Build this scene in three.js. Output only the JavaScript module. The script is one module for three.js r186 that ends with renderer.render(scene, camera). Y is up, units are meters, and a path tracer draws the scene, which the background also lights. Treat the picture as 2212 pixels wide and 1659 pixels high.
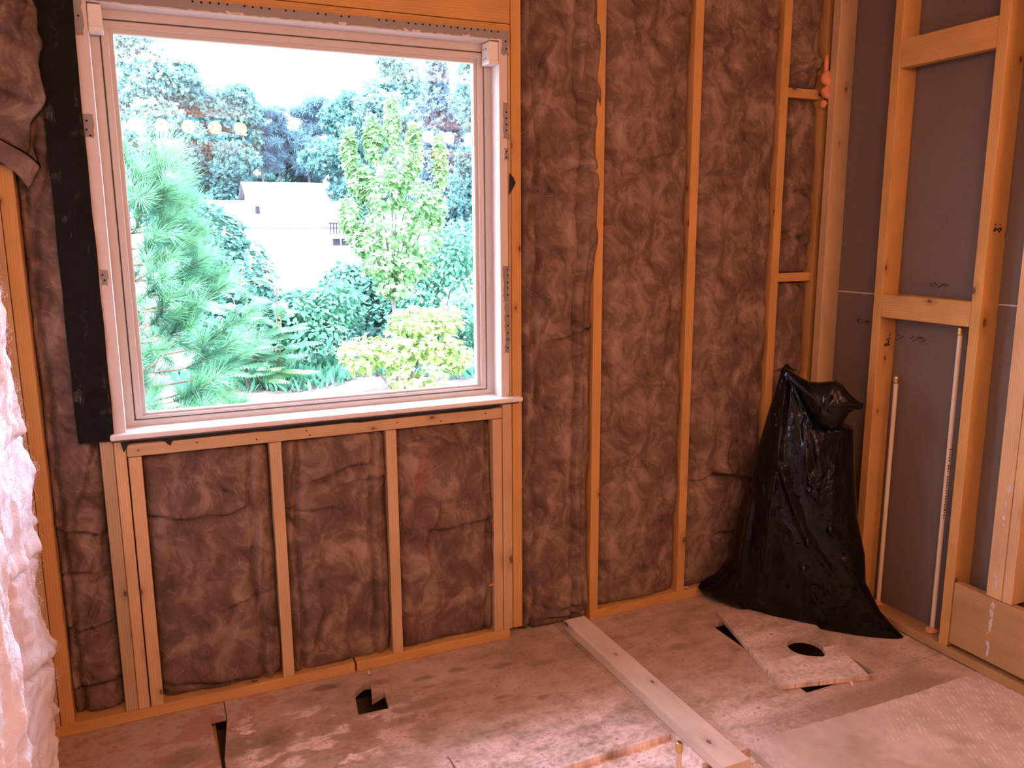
import * as THREE from 'three';
import { RoundedBoxGeometry } from 'three/addons/geometries/RoundedBoxGeometry.js';
import { mergeGeometries, mergeVertices } from 'three/addons/utils/BufferGeometryUtils.js';
import { ImprovedNoise } from 'three/addons/math/ImprovedNoise.js';

// ---------- camera, sky, sun, exposure ----------
const scene = new THREE.Scene();
const camera = new THREE.PerspectiveCamera(50.047, 2212 / 1659, 0.05, 300);
camera.position.set(0, 1.5535, 2.6987);
camera.rotation.order = 'YXZ';
camera.rotation.set(-0.1852, -0.4207, -0.0052);
scene.add(camera);
const SKY = 15;
scene.background = new THREE.Color(0.80 * SKY, 0.90 * SKY, 1.20 * SKY);
const sun = new THREE.DirectionalLight(new THREE.Color(1, 0.97, 0.9), 17);
sun.position.set(-22, 34, 3);
sun.target.position.set(3, 0, -16);
sun.castShadow = true;
Object.assign(sun.shadow.camera, { left: -45, right: 45, top: 45, bottom: -45, near: 1, far: 140 });
sun.shadow.mapSize.set(2048, 2048);
scene.add(sun, sun.target);
const BULB = new THREE.Color(1, 0.455, 0.26);
const BULB_CD = 1.05, BULB_GLOW = 17;
const renderer = new THREE.WebGLRenderer({ antialias: true });
renderer.toneMapping = THREE.LinearToneMapping;
renderer.toneMappingExposure = 1.0;
renderer.shadowMap.enabled = true;

// ---------- helpers ----------
function rng(seed) { let a = seed >>> 0; return () => { a = (a + 0x6D2B79F5) | 0; let t = Math.imul(a ^ (a >>> 15), 1 | a); t = (t + Math.imul(t ^ (t >>> 7), 61 | t)) ^ t; return ((t ^ (t >>> 14)) >>> 0) / 4294967296; }; }
const clamp = (x, a = 0, b = 1) => Math.min(b, Math.max(a, x));
const ss = (a, b, x) => { const t = clamp((x - a) / (b - a)); return t * t * (3 - 2 * t); };
const lerp = (a, b, t) => a + (b - a) * t;
const mix3 = (a, b, t) => [lerp(a[0], b[0], t), lerp(a[1], b[1], t), lerp(a[2], b[2], t)];
const V = (x, y, z) => new THREE.Vector3(x, y, z);
const imp = new ImprovedNoise();
const n3 = (x, y, z) => imp.noise(x + 71.3, y + 37.7, z + 19.1);
function fbm3(x, y, z, o = 4) { let s = 0, a = 0.5; for (let i = 0; i < o; i++) { s += a * n3(x, y, z); x *= 2.03; y *= 2.03; z *= 2.03; a *= 0.5; } return s; }
// periodic 2-D gradient noise for textures
const PERM = (() => { const r = rng(91), p = [...Array(256).keys()]; for (let i = 255; i > 0; i--) { const j = (r() * (i + 1)) | 0; [p[i], p[j]] = [p[j], p[i]]; } return Uint8Array.from([...p, ...p]); })();
const GX = Float32Array.from({ length: 64 }, (_, i) => Math.cos(i * Math.PI / 32)), GY = Float32Array.from({ length: 64 }, (_, i) => Math.sin(i * Math.PI / 32));
function pn(x, y, px, py, seed = 0) {
  const xi = Math.floor(x), yi = Math.floor(y), fx = x - xi, fy = y - yi;
  const x0 = ((xi % px) + px) % px, x1 = (x0 + 1) % px, y0 = ((yi % py) + py) % py, y1 = (y0 + 1) % py;
  const g = (ix, iy, dx, dy) => { const h = PERM[(PERM[(ix + seed) & 255] + iy) & 255] & 63; return GX[h] * dx + GY[h] * dy; };
  const u = fx * fx * fx * (fx * (fx * 6 - 15) + 10), v = fy * fy * fy * (fy * (fy * 6 - 15) + 10);
  return 1.4 * lerp(lerp(g(x0, y0, fx, fy), g(x1, y0, fx - 1, fy), u), lerp(g(x0, y1, fx, fy - 1), g(x1, y1, fx - 1, fy - 1), u), v);
}
function pf(x, y, px, py, o, seed = 0) { let s = 0, a = 0.5; for (let i = 0; i < o; i++) { s += a * pn(x, y, px, py, seed + i * 17); x *= 2; y *= 2; px *= 2; py *= 2; a *= 0.5; } return s; }
const toS = (v) => { v = clamp(v); return 255 * (v <= 0.0031308 ? 12.92 * v : 1.055 * Math.pow(v, 1 / 2.4) - 0.055); };
function colorTex(w, h, fn, wrap = THREE.RepeatWrapping) {   // fn(u, v) -> linear [r, g, b]
  const d = new Uint8Array(w * h * 4);
  for (let j = 0; j < h; j++) for (let i = 0; i < w; i++) { const c = fn((i + 0.5) / w, (j + 0.5) / h), k = (j * w + i) * 4; d[k] = toS(c[0]); d[k + 1] = toS(c[1]); d[k + 2] = toS(c[2]); d[k + 3] = 255; }
  const t = new THREE.DataTexture(d, w, h); t.colorSpace = THREE.SRGBColorSpace; fin(t, wrap); return t;
}
function grayTex(w, h, fn, wrap = THREE.RepeatWrapping) {
  const d = new Uint8Array(w * h * 4);
  for (let j = 0; j < h; j++) for (let i = 0; i < w; i++) { const c = 255 * clamp(fn((i + 0.5) / w, (j + 0.5) / h)), k = (j * w + i) * 4; d[k] = d[k + 1] = d[k + 2] = c; d[k + 3] = 255; }
  const t = new THREE.DataTexture(d, w, h); fin(t, wrap); return t;
}
function fin(t, wrap) { t.wrapS = t.wrapT = wrap; t.magFilter = THREE.LinearFilter; t.minFilter = THREE.LinearMipmapLinearFilter; t.generateMipmaps = true; t.needsUpdate = true; }
const std = (o) => new THREE.MeshStandardMaterial(o);
const lin = (r, g, b) => new THREE.Color().setRGB(r, g, b);

const used = {};
function numbered(n) { const k = used[n] = (used[n] ?? -1) + 1; return k ? `${n}_${String(k).padStart(3, '0')}` : n; }
function mesh(name, geo, mat, parent = scene) {
  const m = new THREE.Mesh(geo, mat); m.name = numbered(name); m.castShadow = m.receiveShadow = true; parent.add(m); return m;
}
function group(name, pos = [0, 0, 0], turn = 0) { const g = new THREE.Group(); g.name = numbered(name); g.position.set(...pos); g.rotation.y = turn; scene.add(g); return g; }
function tag(o, label, category, grp) { o.userData = { label, category, ...(grp ? { group: grp } : {}) }; return o; }
function struct(name) { const g = group(name); g.userData = { kind: 'structure' }; return g; }
function stuff(name, geo, mat, mats, parent, colors) {
  const m = new THREE.InstancedMesh(geo, mat, mats.length); m.name = numbered(name); m.castShadow = m.receiveShadow = true; m.userData = { kind: 'stuff' };
  mats.forEach((x, i) => m.setMatrixAt(i, x)); if (colors) colors.forEach((c, i) => m.setColorAt(i, c)); parent.add(m); return m;
}
// chamfered box whose uv runs in metres, v along its longest side
const boardRnd = rng(5);
function boxGeo(sx, sy, sz, r = 0.003) {
  const g = new RoundedBoxGeometry(sx, sy, sz, 1, Math.min(r, sx / 3, sy / 3, sz / 3));
  const p = g.attributes.position, n = g.attributes.normal, uv = new Float32Array(p.count * 2), L = sx >= sy && sx >= sz ? 0 : sy >= sz ? 1 : 2;
  const o1 = boardRnd() * 3, o2 = boardRnd() * 3, P = [0, 0, 0];
  for (let t = 0; t < p.count; t += 3) {
    let nx = 0, ny = 0, nz = 0; for (let k = 0; k < 3; k++) { nx += Math.abs(n.getX(t + k)); ny += Math.abs(n.getY(t + k)); nz += Math.abs(n.getZ(t + k)); }
    const A = nx >= ny && nx >= nz ? 0 : ny >= nz ? 1 : 2;
    for (let k = 0; k < 3; k++) {
      P[0] = p.getX(t + k); P[1] = p.getY(t + k); P[2] = p.getZ(t + k);
      const rest = [0, 1, 2].filter((a) => a !== A), l = rest.includes(L) ? L : rest[1], c = rest.find((a) => a !== l);
      uv[2 * (t + k)] = P[c] + o1 + A * 0.37; uv[2 * (t + k) + 1] = P[l] + o2;
    }
  }
  g.setAttribute('uv', new THREE.BufferAttribute(uv, 2)); return g;
}
const span = (name, x0, x1, y0, y1, z0, z1, mat, parent, r) => { const m = mesh(name, boxGeo(x1 - x0, y1 - y0, z1 - z0, r), mat, parent); m.position.set((x0 + x1) / 2, (y0 + y1) / 2, (z0 + z1) / 2); return m; };
function tube(pts, r0, r1, seg = 12, rad = 6) {
  const c = new THREE.CatmullRomCurve3(pts), g = new THREE.TubeGeometry(c, seg, 1, rad, false), p = g.attributes.position, q = V(0, 0, 0);
  for (let i = 0; i <= seg; i++) { c.getPointAt(i / seg, q); const r = lerp(r0, r1, i / seg); for (let j = 0; j <= rad; j++) { const k = i * (rad + 1) + j; p.setXYZ(k, q.x + (p.getX(k) - q.x) * r, q.y + (p.getY(k) - q.y) * r, q.z + (p.getZ(k) - q.z) * r); } }
  return g;
}
function prism(poly, y0, y1, holes = []) {   // plan polygon (x, z) extruded between heights
  const s = new THREE.Shape(poly.map(([x, z]) => new THREE.Vector2(x, -z)));
  for (const h of holes) s.holes.push(new THREE.Path(h.map(([x, z]) => new THREE.Vector2(x, -z))));
  const g = new THREE.ExtrudeGeometry(s, { depth: y1 - y0, bevelEnabled: false }); g.rotateX(-Math.PI / 2); g.translate(0, y0, 0); return g;
}

// ---------- textures ----------
const TEX = {};
{
  const kr = rng(12), knots = Array.from({ length: 9 }, () => [kr(), kr(), 0.5 + kr() * 0.8]);
  const woodV = (u, v) => {   // tile 0.3 m across, 2.4 m along
    let x = u * 0.3, y = v * 2.4, ring = x + 0.010 * pf(u * 3, v * 5, 3, 5, 3, 3), knot = 0, halo = 0;
    for (const [ku, kv, s] of knots) {
      let dx = Math.abs(u - ku); dx = Math.min(dx, 1 - dx) * 0.3; let dy = Math.abs(v - kv); dy = Math.min(dy, 1 - dy) * 2.4;
      const d = Math.hypot(dx, dy * 0.55); knot = Math.max(knot, 1 - ss(0.005 * s, 0.009 * s, d)); halo = Math.max(halo, 1 - ss(0.007 * s, 0.03 * s, d));
      ring += (u > ku ? 1 : -1) * 0.008 * s * Math.exp(-((dy / 0.05) ** 2) - (dx / 0.03) ** 2);
    }
    const r = ring * 130 + 1.2 * pf(u * 4, v * 2, 4, 2, 2, 9), f = r - Math.floor(r);
    return { g: ss(0, 0.75, f) * (1 - ss(0.85, 1, f)), knot, halo, fine: pf(u * 60, v * 18, 60, 18, 2, 5), blot: pf(u * 3, v * 9, 3, 9, 3, 31) };
  };
  TEX.wood = colorTex(384, 1536, (u, v) => {
    const w = woodV(u, v); let c = mix3([0.66, 0.46, 0.255], [0.46, 0.275, 0.125], w.g * 0.36 + 0.18);
    const k = 1 + 0.10 * w.fine + 0.28 * w.blot; c = c.map((q) => q * k); c = mix3(c, [0.32, 0.165, 0.08], w.halo * 0.45); return mix3(c, [0.10, 0.045, 0.022], w.knot * 0.85);
  });
  TEX.wood.repeat.set(1 / 0.3, 1 / 2.4);
  // fibreglass: clouded clumps with wispy light strands and dark gaps
  TEX.batt = colorTex(1024, 1024, (u, v) => {   // tile 0.8 m
    const wx = pf(u * 5, v * 5, 5, 5, 3, 2), wy = pf(u * 5, v * 5, 5, 5, 3, 44), U = u + 0.09 * wx, W = v + 0.09 * wy;
    const big = pf(U * 8, W * 6, 8, 6, 4, 7), rid = 1 - Math.abs(pf(U * 16, W * 10, 16, 10, 3, 23)) * 3.2, st = 1 - Math.abs(pf((U + W * 0.5) * 22, W * 8, 22, 8, 3, 61)) * 4.0, f = pf(u * 120, v * 100, 120, 100, 2, 80);
    const bl = pf(U * 3, W * 3, 3, 3, 2, 111); let t = 0.47 + 0.62 * big + 0.25 * bl + 0.09 * clamp(rid) + 0.12 * clamp(st) ** 2 + 0.10 * f + 0.36 * pf(U * 20 + 0.6 * wx, W * 15, 20, 15, 4, 95) - 0.10 * ss(0.5, 1.0, clamp(1 - Math.abs(pf(U * 6, W * 6, 6, 6, 3, 140)) * 7)); t = clamp(t);
    const c = t < 0.5 ? mix3([0.055, 0.030, 0.022], [0.175, 0.106, 0.077], t * 2) : mix3([0.175, 0.106, 0.077], [0.38, 0.262, 0.20], t * 2 - 1);
    return c;
  });
  TEX.battB = grayTex(512, 512, (u, v) => 0.5 + 0.5 * pf(u * 18 + 0.6 * pf(u * 6, v * 6, 6, 6, 2, 9), v * 14, 18, 14, 5, 13) + 0.2 * pf(u * 64, v * 60, 64, 60, 2, 3));
  TEX.paper = grayTex(512, 512, (u, v) => 0.5 + 0.35 * pf(u * 40, v * 40, 40, 40, 4, 4));
  TEX.gyp = colorTex(512, 512, (u, v) => { const k = 1 + 0.10 * pf(u * 5, v * 5, 5, 5, 4, 3) + 0.10 * pf(u * 90, v * 90, 90, 90, 2, 8); return [0.18 * k, 0.135 * k, 0.108 * k]; });
  TEX.tar = colorTex(512, 1024, (u, v) => {
    const d = pf(u * 6, v * 14, 6, 14, 4, 6), sp = pf(u * 60, v * 120, 60, 120, 2, 21), m = clamp(ss(0.22, 0.5, d) * (0.3 + ss(0.0, 0.4, sp)) + ss(0.46, 0.6, sp) * ss(0, 0.2, d) * 0.8);
    const scr = ss(0.30, 0.5, pf(u * 34, v * 9, 34, 9, 3, 77)) * ss(0.05, 0.3, pf(u * 5, v * 5, 5, 5, 2, 70)); return mix3([0.0055, 0.005, 0.005], [0.26, 0.21, 0.17], clamp(m * 0.42 + 0.5 * scr));
  });
  // subfloor: covers x -0.45..2.75, z -0.1..1.5
  const blobs = [[0.47, 0.055, 0.05, 0.022, 0.8], [0.8, 0.14, 0.05, 0.014, 0.45], [0.93, 0.14, 0.05, 0.02, 0.55], [1.08, 0.18, 0.05, 0.018, 0.5], [1.0, 0.36, 0.045, 0.013, 0.5], [0.8, 0.2, 0.03, 0.01, 0.5], [1.13, 0.42, 0.03, 0.016, 0.5], [0.28, 0.26, 0.06, 0.05, 0.5], [0.16, 0.28, 0.09, 0.06, 0.5], [1.24, 0.22, 0.05, 0.02, 0.35], [1.72, 0.33, 0.07, 0.035, 0.45], [1.62, 0.18, 0.09, 0.02, 0.25], [1.93, 0.42, 0.03, 0.03, 0.4], [0.0, 0.27, 0.09, 0.045, 0.6], [0.62, 0.10, 0.06, 0.02, 0.35], [1.30, 0.64, 0.09, 0.05, 0.25], [0.66, 0.34, 0.05, 0.015, 0.4]];
  const flr = (x, z) => {
    const n1 = pf(x * 2.2, z * 2.6, 97, 97, 5, 3), n2 = pf(x * 9, z * 16, 97, 97, 4, 14), n3_ = pf(x * 45, z * 60, 251, 251, 3, 33), wx = x + 0.10 * n1, wz = z + 0.07 * n2 + 0.06 * n1;
    let c = mix3([0.43, 0.30, 0.215], [0.52, 0.385, 0.30], clamp(0.5 + 1.1 * n1 + 1.1 * n2));
    c = mix3(c, [0.36, 0.185, 0.13], 0.85 * ss(0.0, 0.28, n2 + 0.6 * n1 + 0.3 * n3_) * ss(0.9, 0.5, wx));           // red-brown wear on the left sheet
    const pale = clamp(0.85 * ss(0.40, 0.75, wz) * ss(0.55, 0.95, wx) * ss(1.46, 1.3, x) + 0.75 * ss(0.02, 0.22, n2 + 0.4 * pf(x * 5, z * 7, 97, 97, 3, 71)) * ss(0.10, 0.24, wz) * ss(0.85, 0.4, wx) * ss(0.1, 0.2, x) + 0.7 * ss(0.76, 0.80, z) * ss(1.5, 1.35, x) + 0.5 * ss(0.5, 0.9, wz) * ss(1.5, 1.62, x) * ss(2.1, 1.8, wx));
    c = mix3(c, [0.92, 0.79, 0.79], clamp(pale * (0.75 + 0.9 * n3_ + 0.9 * n2)));  // pale residue; towards the room window daylight is painted in as well
    for (const [bx, bz, rx, rz, k] of blobs) { const d = Math.hypot((x - bx) / rx, (z - bz) / rz) + 0.9 * n2; c = mix3(c, [0.17, 0.105, 0.075], k * (1 - ss(0.4, 1.25, d))); }
    c = mix3(c, [0.26, 0.15, 0.11], 0.7 * ss(0.80, 0.86, z + 0.04 * n2) * ss(0.945, 0.93, z) * ss(1.55, 1.75, x) * ss(2.56, 2.35, x) * clamp(0.8 + n2));   // dark band along the cut
    c = mix3(c, [0.34, 0.165, 0.125], 0.8 * ss(0.28, 0.45, n3_ + 0.45 * n2));
    const k = 1.04 + 0.26 * n3_ + 0.30 * n2 + 0.25 * n1; return c.map((q) => q * k);
  };
  TEX.floor = colorTex(2048, 1024, (u, v) => flr(-0.45 + u * 3.2, -0.1 + v * 1.6), THREE.MirroredRepeatWrapping);
  TEX.floorB = grayTex(1024, 512, (u, v) => 0.5 + 0.4 * pf(u * 140, v * 70, 140, 70, 4, 4));
  const newply = (x, z) => {
    const n1 = pf(x * 3, z * 3, 97, 97, 4, 5), n2 = pf(x * 20, z * 20, 199, 199, 3, 15); let c = mix3([0.52, 0.405, 0.325], [0.72, 0.585, 0.53], clamp(0.5 + 1.6 * n1));
    const zone = ss(-0.02, 0.18, pf(x * 2.4, z * 3.2, 97, 97, 3, 41) + 0.35 * ss(1.9, 2.4, x) - 0.05), a = (x * 0.86 + z * 0.5 + 0.02 * n1) * 62, f = a - Math.floor(a), dash = ss(0.25, 0.5, f) * ss(1, 0.75, f) * ss(-0.1, 0.25, pf(x * 26, z * 30, 199, 199, 2, 51));
    c = mix3(c, [0.80, 0.69, 0.63], zone * dash * 0.65); c = mix3(c, [0.42, 0.31, 0.235], 0.55 * ss(0.14, 0.3, pf(x * 4.5, z * 4.5, 97, 97, 4, 81))); const k = 1 + 0.18 * n2; return c.map((q) => q * k);
  };
  TEX.newply = colorTex(1024, 512, (u, v) => newply(1.5 + u * 1.2, 0.9 + v * 0.6), THREE.MirroredRepeatWrapping);
  TEX.soil = colorTex(512, 512, (u, v) => { const k = 1 + 0.5 * pf(u * 12, v * 12, 12, 12, 5, 3); return [0.125 * k, 0.095 * k, 0.09 * k]; });
}
const wood = (o = {}) => std({ map: TEX.wood, bumpMap: TEX.wood, bumpScale: 0.0004, roughness: 0.78, ...o });
const M = {
  wood: wood(), woodPale: wood({ color: lin(1.12, 1.05, 1.0) }), woodWarm: wood({ color: lin(1.04, 0.84, 0.50) }), woodAged: wood({ color: lin(0.76, 0.66, 0.52) }), woodGrey: wood({ color: lin(0.8, 0.82, 0.86) }), woodDusty: wood({ color: lin(1.28, 1.6, 2.6), roughness: 0.9 }),
  batt: std({ map: TEX.batt, bumpMap: TEX.battB, bumpScale: 0.005, roughness: 1, vertexColors: true }),
  battDaylit: std({ color: lin(0.90, 0.85, 0.92), bumpMap: TEX.battB, bumpScale: 0.003, roughness: 1, vertexColors: true }),  // lit copy of the batt: window daylight put into a near-white colour
  fibre: std({ color: lin(0.62, 0.47, 0.40), roughness: 1 }), fibreDaylit: std({ color: lin(0.85, 0.76, 0.77), roughness: 1 }),  // second fibre tone brightened along with the daylit batts
  gyp: std({ map: TEX.gyp, bumpMap: TEX.paper, bumpScale: 0.0004, roughness: 0.95 }), gypWhite: std({ color: lin(0.62, 0.56, 0.50), roughness: 0.9, bumpMap: TEX.paper, bumpScale: 0.0003 }), seam: std({ color: lin(0.62, 0.56, 0.53), roughness: 0.95 }),
  tar: new THREE.MeshPhysicalMaterial({ map: TEX.tar, bumpMap: TEX.battB, bumpScale: 0.004, roughness: 0.7, specularIntensity: 0.35 }), tarPlain: std({ color: lin(0.014, 0.013, 0.013), roughness: 0.8 }),
  bead: std({ color: lin(0.30, 0.27, 0.27), roughness: 0.6, metalness: 0.35, bumpMap: TEX.battB, bumpScale: 0.001 }), dark: std({ color: lin(0.012, 0.009, 0.008), roughness: 1 }), nail: std({ color: lin(0.04, 0.03, 0.028), roughness: 0.6 }),
  paint: std({ color: lin(0.70, 0.62, 0.56), roughness: 0.7, bumpMap: TEX.paper, bumpScale: 0.0003 }), vinyl: std({ color: lin(0.60, 0.55, 0.51), roughness: 0.45 }), sill: std({ color: lin(0.82, 0.80, 0.78), roughness: 0.35 }), gasket: std({ color: lin(0.16, 0.13, 0.11), roughness: 0.7 }),
  white: std({ color: lin(0.82, 0.79, 0.74), roughness: 0.4 }), glass: new THREE.MeshPhysicalMaterial({ color: 0xffffff, transmission: 1, thickness: 0, roughness: 0, ior: 1.5 }),
  floor: std({ map: TEX.floor, bumpMap: TEX.floorB, bumpScale: 0.0012, roughness: 0.82 }), newply: std({ map: TEX.newply, bumpMap: TEX.newply, bumpScale: 0.0012, roughness: 0.85 }),
  crawl: std({ color: lin(0.03, 0.022, 0.018), roughness: 1 }), pipe: std({ color: lin(0.80, 0.66, 0.50), roughness: 0.4 }), brass: std({ color: lin(0.72, 0.52, 0.24), metalness: 0.9, roughness: 0.28 }), foam: std({ color: lin(0.75, 0.30, 0.14), roughness: 0.9 }), ink: std({ color: lin(0.05, 0.035, 0.03), roughness: 0.9 }),
  bag: new THREE.MeshPhysicalMaterial({ color: lin(0.004, 0.004, 0.005), roughness: 0.13, specularIntensity: 0.55 }), sheath: std({ color: lin(0.34, 0.24, 0.15), roughness: 0.9 }),
};
M.tar.map.repeat.set(1 / 0.2, 1 / 0.8); M.gyp.map.repeat.set(0.7, 0.7); M.batt.map.repeat.set(1 / 0.8, 1 / 0.8); M.batt.bumpMap.repeat.set(1 / 0.4, 1 / 0.4);
TEX.paper.repeat.set(4, 4); TEX.floorB.repeat.set(1, 1);

// ---------- floor: sheets, new plywood, crawl space ----------
const floor = struct('floor');
function sheet(name, poly, y0, y1, mat, parent, holes, uvf = ([x, z]) => [(x + 0.45) / 3.2, (z + 0.1) / 1.6]) {
  const g = prism(poly, y0, y1, holes), p = g.attributes.position, uv = g.attributes.uv;
  for (let i = 0; i < p.count; i++) { const [a, b] = uvf([p.getX(i), p.getZ(i)]); uv.setXY(i, a, b); }
  return mesh(name, g, mat, parent);
}
sheet('subfloor_sheet', [[-0.37, -0.09], [0.139, -0.09], [0.139, 0.086], [0.09, 0.086], [0.101, 0.317], [0.112, 0.60], [0.112, 0.775], [-0.37, 0.775]], -0.019, 0, M.floor, floor);
sheet('subfloor_sheet', [[0.142, -0.09], [1.397, -0.09], [1.399, 0.771], [1.0, 0.777], [0.738, 0.777], [0.727, 0.575], [0.716, 0.777], [0.116, 0.777], [0.114, 0.323], [0.142, 0.10]], -0.019, 0, M.floor, floor, [[[0.553, 0.133], [0.572, 0.112], [0.598, 0.092], [0.618, 0.098], [0.61, 0.14], [0.597, 0.195], [0.648, 0.168], [0.636, 0.269], [0.534, 0.263]]]);
sheet('subfloor_sheet', [[1.4005, -0.09], [2.68, -0.09], [2.68, 0.775], [2.275, 0.775], [2.275, 0.7765], [1.9, 0.7765], [1.9, 0.932], [1.4005, 0.932]], -0.019, 0, M.floor, floor, [[[1.966, 0.232], [2.272, 0.232], [2.272, 0.772], [1.956, 0.772]]]);
sheet('subfloor_sheet', [[1.902, 0.778], [2.68, 0.778], [2.68, 0.93], [1.902, 0.93]], -0.019, 0, M.floor, floor);
const lowHoles = [[[0.535, 0.06], [0.67, 0.06], [0.68, 0.285], [0.52, 0.285]], [[1.95, 0.20], [2.30, 0.20], [2.30, 0.79], [1.94, 0.79]], [[0.078, 0.05], [0.150, 0.05], [0.120, 0.5], [0.118, 0.72], [0.104, 0.72], [0.098, 0.4]]];
sheet('lower_deck', [[-0.37, -0.09], [2.68, -0.09], [2.68, 0.93], [1.5735, 0.93], [1.5735, 3.12], [-0.37, 3.12]], -0.041, -0.0195, M.floor, floor, lowHoles);
const edge = []; { const r = rng(3); for (let i = 0; i <= 40; i++) { const x = lerp(2.68, 1.572, i / 40); edge.push([x, 0.930 + 0.006 * (r() - 0.5) - 0.012 * ss(2.3, 1.6, x)]); } }
sheet('new_plywood', [[1.572, 3.12], [2.68, 3.12], ...edge], -0.019, 0.004, M.newply, floor, [], ([x, z]) => [(x - 1.5) / 1.2, (z - 0.9) / 0.6]);
for (const x of [0.088, 0.48, 1.35, 1.93, 2.42]) span('floor_joist', x - 0.019, x + 0.019, -0.28, -0.042, -0.09, 3.1, M.woodWarm, floor);
span('crawl_ground', -0.4, 2.7, -0.66, -0.6, -0.09, 3.12, M.crawl, floor);

// ---------- front wall (with the window): framing, sheathing ----------
const front = struct('wall_front');
const stud = (p, name, x0, x1, y0, y1, m = M.wood, z0 = -0.089, z1 = 0) => span(name, x0, x1, y0, y1, z0, z1, m, p);
const TOP = 2.62;
for (const [x0, x1, y0, y1] of [[-0.6, -0.10, -0.7, TOP], [1.18, 2.9, -0.7, TOP], [-0.10, 1.18, -0.7, 0.93], [-0.10, 1.18, 2.2, TOP]]) span('sheathing_panel', x0, x1, y0, y1, -0.112, -0.09, M.sheath, front);
stud(front, 'stud', -0.338, -0.299, 0.038, TOP, M.woodWarm); stud(front, 'stud', -0.380, -0.3395, 0.038, TOP, M.wood);
stud(front, 'jack_stud', -0.154, -0.1175, 0.038, 0.948, M.woodGrey); stud(front, 'jack_stud', -0.1165, -0.0835, 0.038, 0.93, M.woodPale);
stud(front, 'king_stud', -0.154, -0.118, 0.95, TOP, M.wood, -0.089, -0.006);
for (const [x0, m] of [[-0.0798, M.woodPale], [0.3394, M.wood], [0.7292, M.wood]]) stud(front, 'cripple_stud', x0, x0 + 0.038, 0.038, 0.874, m);
stud(front, 'cripple_stud', 1.1296, 1.1668, 0.038, 0.874, M.wood); stud(front, 'jack_stud', 1.1688, 1.2066, 0.038, 0.93, M.wood); stud(front, 'jack_stud', 1.197, 1.2075, 0.93, 2.205, M.wood, -0.089, -0.001);
stud(front, 'king_stud', 1.2092, 1.2472, 0.038, TOP, M.woodWarm);
for (const x of [1.5452, 1.9674, 2.3908]) stud(front, 'stud', x, x + 0.038, 0.038, TOP, M.woodWarm);
stud(front, 'corner_stud', 2.612, 2.65, 0.038, TOP, M.woodWarm, -0.089, 0.002);
const sillp = span('rough_sill', -0.082, 1.167, 0.876, 0.915, -0.089, 0.001, M.wood, front);
for (const [x, y] of [[-0.05, 0.0], [0.12, 0.006], [0.3, -0.004], [0.46, 0.008], [0.47, -0.008], [0.77, 0.004], [0.93, -0.006], [1.1, 0.005]]) { const n = mesh('nail', new THREE.CylinderGeometry(0.0028, 0.0028, 0.004, 8).rotateX(Math.PI / 2), M.nail, sillp); n.position.set(x - 0.5425, y, 0.045); }
span('header', -0.116, 1.2075, 2.238, 2.48, -0.089, -0.001, M.woodWarm, front); span('header_plate', -0.116, 1.2075, 2.2, 2.2365, -0.089, -0.002, M.woodWarm, front);
for (const [x0, x1] of [[-0.38, 0.588], [0.594, 1.196], [1.548, 2.65]]) span('bottom_plate', x0, x1, 0, 0.038, -0.089, 0, M.woodWarm, front);
span('block', 2.4288, 2.612, 2.072, 2.110, -0.089, -0.004, M.woodWarm, front); span('block', 2.4288, 2.612, 1.333, 1.370, -0.089, -0.004, M.woodWarm, front);
span('top_plate', -0.38, 2.68, 2.54, TOP, -0.089, 0, M.wood, front).visible = true;

// ---------- right wall ----------
const right = struct('wall_right');
const XR = 2.5952, XB = 2.684;
for (const [z0, m] of [[0.0443, M.wood], [0.3478, M.woodWarm], [0.7628, M.woodWarm]]) span('stud', XR, XB, 0.038, TOP, z0, z0 + 0.038, m, right);
span('post', XR, XB, 0.2955, TOP, 0.926, 0.982, M.woodPale, right); span('post', XR, XB, 0.2955, TOP, 0.9838, 1.020, M.woodPale, right);
for (const z0 of [1.42, 1.83, 2.24, 2.64, 3.05]) span('stud', XR, XB, 0.038, TOP, z0, z0 + 0.038, M.wood, right);
{ const b = span('block', XR + 0.0, XR + 0.038, 2.128, 2.228, 0.386, 0.7625, M.woodWarm, right); b.position.x += 0.002; span('block', XR + 0.001, XB - 0.02, 1.215, 1.303, 0.386, 0.7625, M.woodWarm, right); }
span('bottom_plate', XR + 0.0, XB, 0.0045, 0.038, 0.002, 3.1, M.woodAged, right);
span('low_board', XR - 0.001, XR + 0.037, 0.058, 0.293, 0.8035, 2.2, M.woodAged, right, 0.006);
span('drywall_panel', XB + 0.0005, XB + 0.013, 0.01, 1.292, -0.08, 3.12, M.gyp, right); span('drywall_panel', XB + 0.0005, XB + 0.013, 1.2945, TOP, -0.08, 3.12, M.gyp, right);
{ const r = rng(23); for (let i = 0; i < 34; i++) { const f = r(), y = f < 0.6 ? lerp(0.075, 0.275, r()) : lerp(0.33, 0.95, r() ** 2), m = mesh('paint_drip', new THREE.IcosahedronGeometry(1, 1), M.seam, right); m.scale.set(0.0008, 0.004 + 0.014 * r(), 0.002 + 0.004 * r()); m.position.set(XR - 0.0006, y, 0.955 + 0.03 * Math.max(0, y - 0.3) + 0.010 * (r() - 0.5)); m.rotation.x = 0.5 * (r() - 0.5); } }
span('panel_joint', XB - 0.0008, XB + 0.0008, 1.2905, 1.2955, 0.08, 1.3, M.seam, right, 0.0003);
span('outer_sheathing', XB + 0.02, XB + 0.12, -0.7, TOP, -0.112, 3.2, M.sheath, right);
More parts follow.
